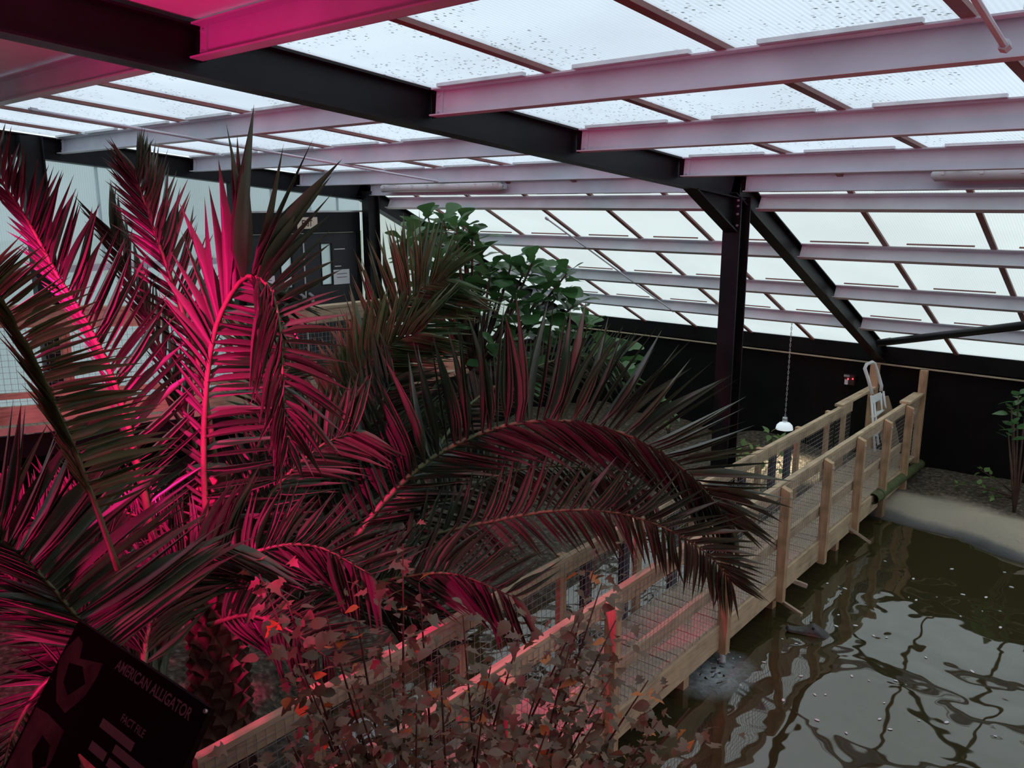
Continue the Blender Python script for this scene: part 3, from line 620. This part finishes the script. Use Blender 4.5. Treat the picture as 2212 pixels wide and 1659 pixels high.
class Palm:
    def __init__(s, base, label, mat=PALM):
        s.base = base; s.th = thing('palm', base, label, 'palm', 'palms in the soil bed'); s.n = 0; s.rest = MB(); s.mat = mat
    def trunk(s, top, r0, r1):
        mb = MB(); b = s.base; pts = [b+(top-b)*(i/10) for i in range(11)]; mb.tube(pts, [r0+(r1-r0)*i/10 for i in range(11)], 14)
        t_ = mb.build('trunk', TRUNK, s.th, True); rows = int((top-b).length/.075); sm_ = MB()
        ax = (top-b).normalized(); e1 = ax.orthogonal().normalized(); e2 = ax.cross(e1)
        for i in range(rows):
            f = i/rows; rr = r0+(r1-r0)*f
            for k in range(9):
                a = 2*math.pi*(k+.5*(i % 2))/9; o_ = e1*math.cos(a)+e2*math.sin(a); tn = ax.cross(o_); c = b+(top-b)*f
                sm_.add([c+o_*rr*.96-tn*rr*.3, c+o_*rr*.96+tn*rr*.3, c+o_*rr*1.22+ax*.05+tn*rr*.16, c+o_*rr*1.22+ax*.05-tn*rr*.16, c+o_*rr*.9+ax*.10], [(0, 1, 2, 3), (3, 2, 4), (0, 3, 4), (1, 4, 2)])
        sm_.build('leaf_scar', TRUNK, t_, kind='stuff')
    def frond(s, pix, n, lenL, lenR, aL, aR, beta=0, w_=.034, t0=.12, r0=.016, mat=None, dro=(0, 0, 1, 1, 2), lift=0, dL=0, dR=0):
        mat = mat or s.mat
        pts = [at(*q) if isinstance(q, tuple) else q for q in pix]
        N = 28; line = [crom(pts, i/N) for i in range(N+1)]
        rc = MB(); rc.tube(line, [r0*(1-.8*i/N) for i in range(N+1)], 7); fo = rc.build('frond', RACHIS, s.th, True)
        n = int(n*1.45)
        for side in (1, -1):
            for i in range(n):
                t_ = t0+(1-t0)*(i+.5+random.uniform(-.25, .25))/n
                p = crom(pts, t_); tg = (crom(pts, min(1, t_+.02))-crom(pts, t_-.02)).normalized()
                view = (p-V((0, 0, CZ))).normalized(); nrm = view.cross(tg)      # perpendicular to the rachis, across the view
                if nrm.length < .05: continue
                nrm.normalize()                 # left of travel as the viewer sees it
                if side == 1: nrm = -nrm
                bb = beta+random.uniform(-.15, .15)
                sdv = nrm*math.cos(bb)+view*math.sin(bb)
                al = math.radians(lerp(aL if side == 1 else aR, t_)+random.uniform(-3.5, 3.5))
                d = (tg*math.cos(al)+sdv*math.sin(al)); d = (d+V((0, 0, lift-(dL if side == 1 else dR)))).normalized()
                L = lerp(lenL if side == 1 else lenR, t_)*random.uniform(.86, 1.08)
                if L < .03: continue
                wd = (tg-d*tg.dot(d)); wd = wd.normalized() if wd.length > .05 else d.orthogonal().normalized()
                wd = (M.Rotation(random.uniform(-.8, .8), 3, d) @ wd)
                zn = d.cross(wd)
                if zn.z < 0: wd = -wd; zn = -zn
                k = random.choice(dro); ww = w_*.62*random.uniform(.8, 1.1)*min(1, .5+L*1.2)
                m4 = M(((d.x*L, wd.x*ww, zn.x*L, p.x), (d.y*L, wd.y*ww, zn.y*L, p.y), (d.z*L, wd.z*ww, zn.z*L, p.z), (0, 0, 0, 1)))
                if s.n < 300: place('leaflet', lmesh(k, mat), fo, m4)
                else: s.rest.add([m4 @ V(q) for q in LEAFLETS[k].v], LEAFLETS[k].f)
                s.n += 1
    def done(s):
        if s.rest.v: s.rest.build('leaflets', s.mat, s.th, True, kind='stuff')
def ground(px, py, z=.15):
    r = FW+RT*((px-1106)/FPX)-UP*((py-829.5)/FPX); t_ = (z-CZ)/r.z; return V((r.x*t_, r.y*t_, z))
ba = at(450, 1250, 4.6); ba = V((ba.x, ba.y, gz(ba.x, ba.y)-.03))
A = Palm(ba, 'tall palm with a bent frond lit magenta, left of the exit doors')
A.trunk(at(447, 1010, 4.62), .17, .12)
A.frond([(455, 1290, 4.5), (446, 1130, 4.42), (440, 970, 4.35), (448, 810, 4.28), (472, 690, 4.2), (528, 600, 4.1), (582, 622, 4.02), (606, 720, 3.98), (612, 850, 3.98), (620, 965, 4.0)], 44,
        [(0, .1), (.3, .28), (.48, .70), (.60, .78), (.68, .44), (.75, .37), (.9, .44), (1, .2)], [(0, .1), (.15, .50), (.45, .48), (.7, .45), (1, .25)],
        [(0, 55), (.4, 38), (.5, 22), (.58, 60), (.66, 108), (.74, 105), (.82, 70), (.92, 35), (1, 18)], [(0, 80), (.45, 72), (.6, 45), (.8, 22), (1, 15)], .25, .046, .10, .020, dR=.12)
A.frond([(340, 1230, 4.35), (305, 1030, 4.2), (250, 835, 4.1), (188, 700, 4.0), (122, 592, 3.95), (62, 482, 3.9), (0, 388, 3.9), (-50, 320, 3.9)], 46,
        [(0, .1), (.2, .25), (.6, .25), (1, .2)], [(0, .1), (.15, .55), (.45, .52), (.7, .38), (1, .24)], 18, [(0, 62), (.4, 52), (1, 28)], .35, .038, .06, .020)
A.frond([(470, 1020, 4.75), (432, 800, 4.7), (372, 610, 4.65), (330, 490, 4.6), (303, 410, 4.6), (292, 375, 4.6)], 34,
        [(0, .1), (.3, .36), (1, .25)], [(0, .1), (.3, .50), (1, .28)], [(0, 45), (1, 20)], [(0, 45), (1, 22)], .3, .038, .15, .018)
A.frond([(455, 1260, 4.45), (560, 1190, 4.4), (680, 1180, 4.45), (800, 1240, 4.45)], 24, .4, .4, 55, 50, .4, .036)
A.frond([(450, 1290, 4.4), (360, 1300, 4.1), (250, 1370, 3.8), (180, 1450, 3.7)], 24, .42, .42, 60, 50, .4, .036)
A.frond([(460, 1240, 4.5), (590, 1060, 4.65), (690, 965, 4.8), (770, 930, 4.9)], 26, .45, .45, 55, 50, .4, .036)
A.frond([(450, 1230, 4.7), (370, 1150, 4.6), (280, 1110, 4.5), (190, 1110, 4.4)], 26, .36, .30, 55, 55, .4, .036)
A.frond([(470, 1240, 4.7), (560, 960, 4.9), (600, 830, 5.1), (650, 770, 5.2)], 26, .3, .3, 50, 45, .5, .034)
A.frond([(440, 1020, 5.2), (385, 850, 5.2), (322, 690, 5.2), (268, 565, 5.2), (240, 500, 5.2)], 28, .32, .36, 20, 22, .3, .036, mat=PALMB)
A.frond([(450, 1350, 4.5), (540, 1330, 4.4), (640, 1370, 4.35), (730, 1440, 4.35)], 26, .34, .34, 55, 50, .4, .03)
A.frond([(450, 1330, 4.6), (520, 1240, 4.8), (620, 1250, 4.8), (700, 1330, 4.7)], 26, .36, .36, 55, 50, .4, .03)
A.done()
bb_ = at(700, 1270, 5.0); bb_ = V((bb_.x, bb_.y, gz(bb_.x, bb_.y)-.03))
B = Palm(bb_, 'low palm arching its long fronds over the wooden bridge')
B.frond([(690, 1290, 4.9), (742, 1200, 4.95), (830, 1082, 5.05), (940, 985, 5.15), (1070, 925, 5.25), (1200, 908, 5.35), (1330, 930, 5.4), (1440, 985, 5.4), (1525, 1062, 5.4), (1575, 1130, 5.4)], 62,
        [(0, .3), (.15, .68), (.45, .86), (.65, .80), (.85, .62), (1, .35)], [(0, .3), (.2, .55), (.6, .74), (.85, .6), (1, .35)],
        [(0, 48), (.3, 70), (.5, 78), (.65, 68), (.8, 50), (1, 18)], [(0, 50), (.3, 42), (.6, 36), (1, 20)], .18, .036, .10, .022)
B.frond([(770, 1250, 4.9), (900, 1168, 5.0), (1050, 1128, 5.1), (1200, 1103, 5.2), (1330, 1107, 5.25), (1440, 1142, 5.25), (1530, 1198, 5.2), (1580, 1255, 5.2)], 46,
        [(0, .3), (.3, .42), (.7, .45), (1, .3)], [(0, .35), (.5, .40), (.8, .34), (1, .28)], [(0, 60), (.6, 50), (.85, 35), (1, 15)], [(0, 40), (.5, 48), (.8, 62), (1, 25)], .15, .042, .12, .016, dR=.25)
B.frond([(730, 1250, 5.0), (765, 1060, 5.3), (800, 920, 5.5), (850, 820, 5.7)], 28, .52, .52, 40, 45, .4, .036)
B.frond([(800, 1240, 5.0), (950, 1090, 5.6), (1100, 1020, 5.9), (1250, 1010, 6.0), (1400, 1060, 6)], 34, .48, .52, 65, 50, .35, .036)
B.frond([(860, 1120, 6.0), (1000, 890, 6.5), (1130, 805, 6.8), (1240, 770, 6.95), (1340, 780, 7)], 34, .35, .45, 60, 50, .3, .034)
B.frond([(710, 1290, 4.8), (850, 1250, 4.8), (980, 1240, 4.8), (1110, 1290, 4.8)], 28, .42, .48, 55, 45, .35, .034)
B.frond([(720, 1270, 5.0), (650, 1120, 5.2), (640, 1000, 5.4), (680, 900, 5.5)], 26, .45, .45, 50, 50, .4, .036)
B.frond([(690, 1340, 4.95), (790, 1300, 4.95), (890, 1330, 4.95), (960, 1400, 5.0)], 26, .34, .34, 55, 50, .4, .03)
B.done()
bc = at(700, 1000, 6.8); bc = V((bc.x, bc.y, gz(bc.x, bc.y)-.03))
Cc = Palm(bc, 'smaller green palm in front of the fig tree', PALMB)
Cc.frond([(690, 980, 6.6), (762, 850, 6.5), (830, 725, 6.5), (880, 652, 6.5), (925, 616, 6.5), (965, 605, 6.5)], 40,
        [(0, .3), (.4, .70), (.75, .62), (1, .35)], [(0, .3), (.4, .68), (.75, .68), (1, .35)], [(0, 55), (.5, 48), (.8, 50), (1, 25)], [(0, 55), (.6, 58), (1, 30)], .2, .040, .15, .018)
Cc.frond([(650, 1010, 6.5), (725, 880, 6.2), (792, 790, 6.1), (850, 742, 6.1), (905, 722, 6.1)], 36, .5, [(0, .3), (.4, .72), (1, .4)], [(0, 60), (1, 30)], [(0, 55), (.5, 50), (1, 25)], .2, .038, .15, .018)
Cc.frond([(660, 1020, 6.7), (600, 900, 6.6), (560, 780, 6.6), (550, 690, 6.6)], 26, .5, .5, 45, 45, .4, .036)
Cc.frond([(690, 1020, 6.7), (770, 960, 6.6), (860, 920, 6.5), (950, 940, 6.5)], 28, .5, .5, 55, 50, .4, .036)
Cc.done()
be = at(205, 1180, 2.6); be = V((be.x, be.y, gz(be.x, be.y)-.03))
D = Palm(be, 'dull green palm at the left edge in front of the walkway', PALMB)
D.frond([(255, 1230, 2.6), (195, 1060, 2.5), (142, 930, 2.42), (84, 800, 2.36), (22, 685, 2.3), (-40, 600, 2.27)], 42,
        [(0, .07), (.3, .24), (1, .18)], [(0, .07), (.25, .29), (.7, .24), (1, .16)], [(0, 14), (1, 8)], [(0, 85), (.5, 98), (1, 70)], .2, .022, .15, .010)
D.frond([(250, 1270, 3.4), (150, 1170, 3.4), (50, 1110, 3.4), (-50, 1090, 3.4)], 28, .30, .26, 50, 55, .35, .024, r0=.007, mat=PALM)
D.frond([(255, 1270, 3.5), (240, 1180, 3.6), (190, 1110, 3.7), (110, 1080, 3.7)], 26, .26, .26, 45, 45, .4, .024, r0=.007, mat=PALM)
D.done()
bE = at(250, 1480, 3.0); bE = V((bE.x, bE.y, gz(bE.x, bE.y)-.03))
E_ = Palm(bE, 'nearest palm frond glowing magenta behind the information sign')
E_.frond([(300, 1500, 3.0), (215, 1395, 2.85), (168, 1335, 2.75), (95, 1250, 2.68), (20, 1182, 2.6), (-70, 1130, 2.55)], 34,
        [(0, .1), (.2, .36), (1, .3)], [(0, .1), (.2, .62), (.6, .55), (1, .35)], [(0, 35), (.5, 24), (1, 20)], [(0, 88), (.4, 92), (.8, 70), (1, 45)], .15, .019, .14, .012)
E_.frond([(290, 1500, 3.0), (150, 1380, 3.1), (50, 1270, 3.2), (-50, 1200, 3.3)], 30, .30, .40, 40, 50, .35, .028)
E_.frond([(300, 1510, 3.0), (330, 1330, 3.2), (400, 1230, 3.4), (500, 1180, 3.5)], 28, .4, .42, 50, 50, .4, .028)
E_.frond([(290, 1520, 3.0), (130, 1460, 2.9), (40, 1560, 2.85), (0, 1680, 2.8)], 18, .22, .22, 45, 45, .4, .02)
E_.done()

# ------------------------------------------------------------------ broad-leaved plants
def fan_leaf(outline, bend, seg=1):
    mb = MB(); mb.v.append((0, 0, 0))                # midrib points then outline on both sides
    mb = MB(); n = len(outline)
    for s, h in outline:
        z = -bend*s*s; mb.v += [(s, -h, z+.18*h), (s, 0, z), (s, h, z+.18*h)]
    for i in range(n-1):
        a = i*3; b = a+3; mb.f += [(a, a+1, b+1, b), (a+1, a+2, b+2, b+1)]
    return mb
FIDDLE = [(0, .012), (.08, .03), (.16, .14), (.26, .19), (.38, .16), (.50, .22), (.65, .34), (.80, .38), (.92, .27), (1, .05)]
LOBED = [(0, .01), (.1, .02), (.16, .30), (.24, .42), (.32, .22), (.42, .20), (.55, .34), (.66, .16), (.82, .10), (1, 0)]
OVAL = [(0, .01), (.08, .02), (.2, .22), (.4, .32), (.6, .29), (.8, .16), (1, 0)]
LEAFS = {}
def leafmesh(kind, mat, bend):
    k = (kind, mat.name, bend)
    if k not in LEAFS:
        src = fan_leaf({'fiddle': FIDDLE, 'lobed': LOBED, 'oval': OVAL}[kind], bend); me = bpy.data.meshes.new('leaf'); me.from_pydata(src.v, [], src.f); me.materials.append(mat); me.update()
        for q in me.polygons: q.use_smooth = True
        LEAFS[k] = me
    return LEAFS[k]
def leaf_matrix(p, d, L, roll):
    d = d.normalized(); wd = V((0, 0, 1)).cross(d); wd = wd.normalized() if wd.length > .05 else V((1, 0, 0)); wd = M.Rotation(roll, 3, d) @ wd; zn = d.cross(wd)
    return M(((d.x*L, wd.x*L, zn.x*L, p.x), (d.y*L, wd.y*L, zn.y*L, p.y), (d.z*L, wd.z*L, zn.z*L, p.z), (0, 0, 0, 1)))
def rosette(par, c, ax, n, L0, kind, mats, flat=.55, bends=(.1, .25, .4)):
    ax = V(ax).normalized(); e1 = ax.orthogonal().normalized(); e2 = ax.cross(e1); ph = random.random()*6
    for i in range(n):
        a = ph+i*2.4; t_ = i/max(1, n-1); el = .25+(1-t_)*0+t_*.85
        d = (e1*math.cos(a)+e2*math.sin(a))*math.cos(el*flat*1.6)+ax*math.sin(el*flat*1.6)
        L = L0*random.uniform(.75, 1.1)*(1-.3*t_)
        place('leaf', leafmesh(kind, random.choice(mats), random.choice(bends)), par, leaf_matrix(c-ax*(1-t_)*L0*.5+d*.02, d, L, random.uniform(-.5, .5)))
bf = ground(1010, 1000); bf = V((-6.3, 6.7, gz(-6.3, 6.7)-.03))
fig = thing('fig_tree', bf, 'fiddle leaf fig tree with big glossy leaves under the roof knee', 'tree')
FD = 9.4
tips = [(905, 495), (945, 520), (985, 490), (1020, 505), (950, 560), (1010, 560), (890, 560), (1060, 585), (1105, 570), (1130, 590), (1000, 620), (1060, 650), (1120, 650), (1195, 600), (1225, 590), (1205, 640), (1150, 690), (1090, 700), (1020, 680), (1240, 660), (1300, 770), (1345, 760), (1350, 800), (940, 640), (1000, 730), (1080, 760), (1180, 740), (880, 520), (925, 470), (960, 600), (1040, 540), (1080, 620), (1150, 570), (1170, 640), (1050, 710), (970, 690), (1120, 720), (1000, 480), (960, 480), (1040, 620), (915, 600), (1270, 700), (1220, 720), (1320, 800), (1130, 780)]
hub = at(1020, 800, FD)
fig_tr = MB().tube([bf, (bf+hub)/2+V((.08, .05, 0)), hub], [.07, .055, .045], 10).build('trunk', STEM, fig, True)
for (px, py) in tips:
    tp = at(px, py, FD+random.uniform(-.55, .35)); mid = hub*.45+tp*.55+V((0, 0, -.12)); MB().tube([hub, mid, tp], [.03, .02, .010], 6).build('branch', STEM, fig, True)
    rosette(fig, tp, (tp-mid).normalized()*.6+V((0, 0, .7)), random.randint(6, 8), .36, 'fiddle', [FIG])

bz = V((-2.35, 2.15, gz(-2.35, 2.15)-.02))
bush = thing('leafy_bush', bz, 'straggly reddish bush with lobed leaves in front of the bridge', 'bush')
btips = [(870, 1175, 3.6), (905, 1260, 3.5), (1295, 1185, 4.1), (1300, 1260, 3.9), (760, 1270, 3.4), (705, 1330, 3.3), (560, 1240, 3.5), (620, 1300, 3.4), (1000, 1330, 3.5), (1120, 1380, 3.5), (1250, 1330, 3.8), (1330, 1340, 3.8), (1230, 1400, 3.7), (1400, 1470, 3.6),
         (1490, 1530, 3.5), (650, 1440, 3.1), (620, 1590, 2.9), (950, 1420, 3.3), (1060, 1440, 3.3), (1170, 1460, 3.4), (840, 1390, 3.3), (1300, 1540, 3.3), (760, 1480, 3.1), (900, 1520, 3.1), (1040, 1560, 3.1), (1180, 1580, 3.1), (740, 1600, 2.9), (860, 1640, 2.9), (1320, 1460, 3.6),
         (1420, 1560, 3.4), (1500, 1640, 3.2), (1380, 1640, 3.2), (980, 1660, 2.9), (1120, 1660, 3.0), (1260, 1650, 3.1)]
cnt = 0; rest = MB(); hub = bz+V((-.05, .05, .35))
for j, (px, py, d) in enumerate(btips):
    tp = at(px, py, d); b0 = bz+V((random.uniform(-.15, .15), random.uniform(-.15, .15), .05)); mid = b0*.5+tp*.5+V((random.uniform(-.06, .06), random.uniform(-.06, .06), -.05))
    st = [b0, mid, tp]; MB().tube([crom(st, i/8) for i in range(9)], [.012*(1-.75*i/8) for i in range(9)], 5).build('stem', STEM, bush, True)
    for i in range(84):
        t_ = .32+.68*(i/83); p = crom(st, t_); a = random.uniform(0, 6.28)
        dd = V((math.cos(a), math.sin(a), random.uniform(-.7, .45))); L = random.uniform(.045, .09)
        p = p+V((random.gauss(0, .085), random.gauss(0, .085), random.gauss(0, .075)))
        mt = BUSHO if random.random() < .07 else BUSHM; kd = 'lobed' if random.random() < .65 else 'oval'
        m4 = leaf_matrix(p, dd, L, random.uniform(-.8, .8))
        if cnt < 300 and (i % 9 == 0 or mt is BUSHO): place('leaf', leafmesh(kd, mt, random.choice((.1, .3, .5))), bush, m4); cnt += 1
        else:
            src = fan_leaf(LOBED if kd == 'lobed' else OVAL, .3); rest.add([m4 @ V(q) for q in src.v], src.f)
rest.build('small_leaves', BUSHM, bush, True, kind='stuff')

def small_plant(base, tips_, L, lab, mats, kind='oval', n=5, nm='low_plant', r=.008, hubz=.0):
    th = thing(nm, base, lab, 'plant')
    for tp in tips_:
        mid = base*.5+tp*.5+V((0, 0, .03)); MB().tube([base, mid, tp], [r, r*.8, r*.5], 5).build('stem', STEM, th, True)
        rosette(th, tp, (tp-base).normalized()+V((0, 0, .3)), n, L, kind, mats, .5)
def pz(px, py, d): return at(px, py, d)
def gb(x, y): return V((x, y, gz(x, y)-.01))
g1 = gb(-5.0, 10.3); small_plant(g1, [at(1605, 965, 11.0), at(1630, 972, 10.9), at(1590, 985, 10.9), at(1650, 985, 10.8)], .16, 'bright green creeping plant on soil right of the black column', [VINE])
g2 = gb(hb.x-.15, hb.y+.1); small_plant(g2, [at(1663, 935, 10.3), at(1685, 950, 10.2), at(1672, 965, 10.1), at(1700, 975, 10.2), at(1690, 1010, 10.0)], .13, 'yellow green plant lit by the hanging heat lamp', [VINE])
g3 = gb(-6.3, 10.6); small_plant(g3, [at(1425, 870, 11.2), at(1450, 885, 11.2), at(1440, 900, 11.2)], .18, 'pale leafy plant before the black wall left of the column', [FIG, VINE])
g4 = gb(-1.75, 11.0); small_plant(g4, [at(2118, 1015, 10.2), at(2140, 1030, 10.1), at(2130, 1060, 10.0), at(2150, 1075, 9.9), at(2105, 1045, 10.1), at(2070, 1048, 10.2)], .10, 'small green seedling on the bank at the far right', [VINE], n=4)
g5 = gb(-1.72, 10.55); small_plant(g5, [at(2185, 880, 9.6), at(2200, 855, 9.6), at(2190, 915, 9.5), at(2178, 935, 9.5), at(2215, 890, 9.6), at(2240, 860, 9.6)], .17, 'dark leafy shrub on a bare stem at the right edge', [FIG], r=.016, nm='shrub')

# ------------------------------------------------------------------ ladder, leaning board, LED box
ld_ = thing('step_ladder', R(-3.55, 10.55, DEC), 'white folding step ladder leaning at the bridge end', 'ladder')
p1, p2 = at(1867, 790, 10.75), at(1890, 783, 10.95); p1b, p2b = at(1882, 850, 10.6), at(1903, 838, 10.8)
MB().tube([at(1884, 852, 10.55), at(1876, 820, 10.6), at(1868, 796, 10.65), at(1872, 787, 10.67), at(1884, 782, 10.75), at(1889, 785, 10.78), at(1897, 808, 10.8), at(1904, 833, 10.8), at(1903, 845, 10.8)], .022, 10).build('hoop', WHITE, ld_, True)
pl_ = MB(); q0, q1, q2, q3 = at(1884, 855, 10.5), at(1903, 846, 10.75), at(1905, 862, 10.65), at(1886, 872, 10.45); pl_.prism([q0, q1, q2, q3], V((0, -.03, .0))); pl_.build('top_step', WHITE, ld_)
for a, b in (((1882, 855, 10.5), (1890, 975, 10.15)), ((1888, 865, 10.5), (1897, 960, 10.2)), ((1903, 850, 10.75), (1906, 940, 10.6)), ((1908, 845, 10.8), (1921, 945, 10.7))):
    MB().tube([at(*a), at(*b)], .015, 8).build('leg', WHITE, ld_, True)
for f in (.4, .75):
    a = at(1883+7*f, 855+115*f, 10.5-.35*f); b = at(1904+3*f, 850+90*f, 10.75-.15*f); MB().bar(a, b, .06, .015).build('step', WHITE, ld_)
cb = thing('leaning_board', R(-3.3, 10.8, DEC), 'brown board leaning behind the white ladder', 'board')
MB().prism([at(1895, 868, 10.7), at(1914, 855, 10.9), at(1924, 885, 10.9), at(1938, 960, 10.5), at(1912, 985, 10.3), at(1892, 905, 10.55)], V((.02, .03, 0))).build('panel', CARD, cb)
lb = thing('sensor_box', R(-4.2, YW-.02, -2.5), 'small wall box with two red lights on the black wall', 'device')
def onw(px, py, y): r = FW+RT*((px-1106)/FPX)-UP*((py-829.5)/FPX); t_ = y/r.y; return V((r.x*t_, y, r.z*t_+CZ))
b0, b1 = onw(1824, 829, YW-.05), onw(1847, 811, YW-.05)
MB().box((b0.x, YW-.07, b0.z), (b1.x, YW-.002, b1.z)).build('case', paint('maroon_case', (.07, .03, .035), .4), lb)
MB().box((b0.x-.005, YW-.08, b1.z-.03), (b0.x+.07, YW-.07, b1.z)).build('bracket', ALU, lb)
MB().box((b0.x+.01, YW-.078, b0.z), (b0.x+.055, YW-.07, b0.z+.07)).build('label_plate', PAPER, lb)
for px in (1832, 1842):
    q = onw(px, 818.5, YW-.07); MB().lathe(q, [(.0, .010), (.008, .006), (.010, 0), (.008, -.006), (.0, -.010)], 8).build('red_lamp', LEDM, lb, True)

# ------------------------------------------------------------------ alligator (one continuous lofted hide)
snout = ground(1697, 1353, .045); back = ground(1800, 1372, .0)
ax = (back-snout); ax.z = 0; ax.normalize(); sdx = V((-ax.y, ax.x, 0))
secs = [  # distance, half width, top z, bottom z
    (0, .012, .050, .030), (.02, .045, .062, .006), (.06, .054, .056, -.004), (.14, .058, .052, -.008), (.22, .074, .056, -.012), (.28, .088, .078, -.02), (.33, .096, .088, -.03), (.38, .104, .074, -.045),
    (.44, .102, .035, -.07), (.52, .10, -.02, -.10), (.70, .14, -.04, -.17), (.90, .17, -.03, -.20), (1.1, .17, -.04, -.20), (1.3, .13, -.01, -.14), (1.5, .08, -.03, -.11), (1.8, .05, -.03, -.09), (2.1, .025, -.03, -.07), (2.3, .006, -.04, -.05)]
gm = MB(); nn = 14; rings = []
secs = [(a*.74, b*.80, c*.85, d*.85) for a, b, c, d in secs]
for s, hw, zt2, zb in secs:
    c = snout+ax*s; bend = .12*max(0, s-.6)**1.5
    for k in range(nn):
        a = 2*math.pi*k/nn; zc = (zt2+zb)/2; hz = (zt2-zb)/2; y_ = math.cos(a)*hw; z_ = zc+hz*(abs(math.sin(a))**.7)*(1 if math.sin(a) > 0 else -1)
        if .20 <= s <= .255 and math.sin(a) > .5 and .2 < abs(math.cos(a)) < .75: z_ += .016      # brow ridges over the eyes
        gm.v.append(tuple(V((c.x, c.y, 0))+sdx*(y_+bend)+V((0, 0, z_))))
for i in range(len(secs)-1):
    for k in range(nn): k2 = (k+1) % nn; gm.f.append((i*nn+k, i*nn+k2, (i+1)*nn+k2, (i+1)*nn+k))
gm.f += [tuple(range(nn)), tuple((len(secs)-1)*nn+k for k in range(nn))]
ga = thing('alligator', V((back.x, back.y, -.2)), 'alligator with only its head above the murky water', 'alligator')
body = gm.build('body', GATOR, ga, True); body.data.materials.append(GBELLY)
for pol in body.data.polygons:
    c = pol.center
    if (c-snout).length < .31 and c.z < .026: pol.material_index = 1
sub = body.modifiers.new('smooth', 'SUBSURF'); sub.levels = 1; sub.render_levels = 2
EYE = paint('alligator_eye', (.02, .016, .008), .1, .1)
for s_ in (-1, 1):
    e = snout+ax*.222+sdx*s_*.05; MB().lathe(V((e.x, e.y, .074)), [(0, .013), (.009, .009), (.013, 0), (.009, -.009), (0, -.013)], 10).build('eye', EYE, ga, True)
    nq = snout+ax*.018+sdx*s_*.014; MB().lathe(V((nq.x, nq.y, .054)), [(0, .008), (.008, .004), (.010, -.004)], 8).build('nostril', GATOR, ga, True)
sc_ = MB()
for i in range(16):
    for s_ in (-1, 1):
        c = snout+ax*(.52+i*.05)+sdx*s_*(.03+.02*(i % 2)); zt3 = lerp([(0, .04), (.52, -.02), (.9, -.03), (1.1, -.04), (1.4, -.05)], .52+i*.05)
        sc_.add([V((c.x, c.y, 0))-ax*.02+V((0, 0, zt3-.01)), V((c.x, c.y, 0))+sdx*.014+V((0, 0, zt3-.01)), V((c.x, c.y, 0))-sdx*.014+V((0, 0, zt3-.01)), V((c.x, c.y, 0))+ax*.015+V((0, 0, zt3+.014))], [(0, 1, 3), (0, 3, 2), (1, 2, 3), (0, 2, 1)])
sc_.build('back_scutes', GATOR, ga, kind='stuff')
for s, s_ in ((.72, 1), (.72, -1), (1.2, 1), (1.2, -1)):
    a = snout+ax*s+sdx*s_*.13; a.z = -.09; MB().tube([a, a+sdx*s_*.10+ax*.05+V((0, 0, -.08)), a+sdx*s_*.13-ax*.06+V((0, 0, -.16))], [.045, .035, .02], 8).build('leg', GATOR, ga, True)

# ------------------------------------------------------------------ water inflow, splash and floating flecks
sp = thing('water_splash', V((0, 0, 0))+ground(1555, 1440, .0), 'white splash of water pouring from under the bridge', 'splash')
j0 = R(-2.98, 5.95, -3.46); j1 = ground(1560, 1432, .02)
MB().tube([j0, j0*.6+j1*.4+V((0, 0, .03)), j1], [.012, .016, .03], 8).build('water_jet', FOAM, sp, True)
fd = MB(); nr, na = 10, 28
fd.v += [(math.cos(2*math.pi*k/na)*.34*i/nr*(1+.12*math.sin(3*k)), math.sin(2*math.pi*k/na)*.50*i/nr*(1+.1*math.cos(5*k)), .012*math.sin(i*1.9+k*.7)*(1-i/nr)+.006) for i in range(nr+1) for k in range(na)]
fd.f += [(i*na+k, i*na+(k+1) % na, (i+1)*na+(k+1) % na, (i+1)*na+k) for i in range(nr) for k in range(na)]
place('foam', fd.mesh('foam', FOAMM, True), sp, M.Translation(V((j1.x+.02, j1.y-.16, .0))), kind='stuff')
for k in range(9):
    a = j0*.45+j1*.55; MB().lathe(j1+V((random.gauss(0, .05), random.gauss(0, .06), random.uniform(.01, .07))), [(0, .006), (.006, .003), (.007, 0), (0, -.006)], 6).build('droplet', FOAM, sp, True)
fleck = MB(); fleck.lathe((0, 0, 0), [(0, .004), (.010, .002), (.012, 0), (0, -.002)], 7); fkm = fleck.mesh('floating_fleck', WHITE)
fx = [(1830, 1212), (1912, 1212), (2056, 1229), (2170, 1236), (1973, 1250), (2185, 1268), (2080, 1284), (1787, 1260), (1825, 1271), (1816, 1283), (1963, 1290), (1979, 1296), (2130, 1290), (2122, 1320), (2075, 1331), (1811, 1328), (2161, 1355), (1848, 1351), (1806, 1352),
      (1887, 1373), (1915, 1377), (1840, 1460), (1877, 1470), (1935, 1470), (1910, 1518), (1730, 1460), (1760, 1500), (1783, 1500), (1692, 1512), (1900, 1553), (1985, 1556), (2045, 1560), (1923, 1575), (1828, 1583), (1765, 1555), (2150, 1590), (1650, 1430), (1600, 1480), (2100, 1450), (1720, 1390), (2000, 1420), (1690, 1380)]
for px, py in fx:
    c = ground(px, py, .004); s_ = random.uniform(.6, 1.4); place('floating_fleck', fkm, None, M.Translation(c) @ M.Rotation(random.uniform(0, 3), 4, 'Z') @ M.Diagonal((s_*1.4, s_*.8, s_, 1)), 'tiny white fleck floating on the dark pond water', 'fleck', 'white flecks floating on the pond')
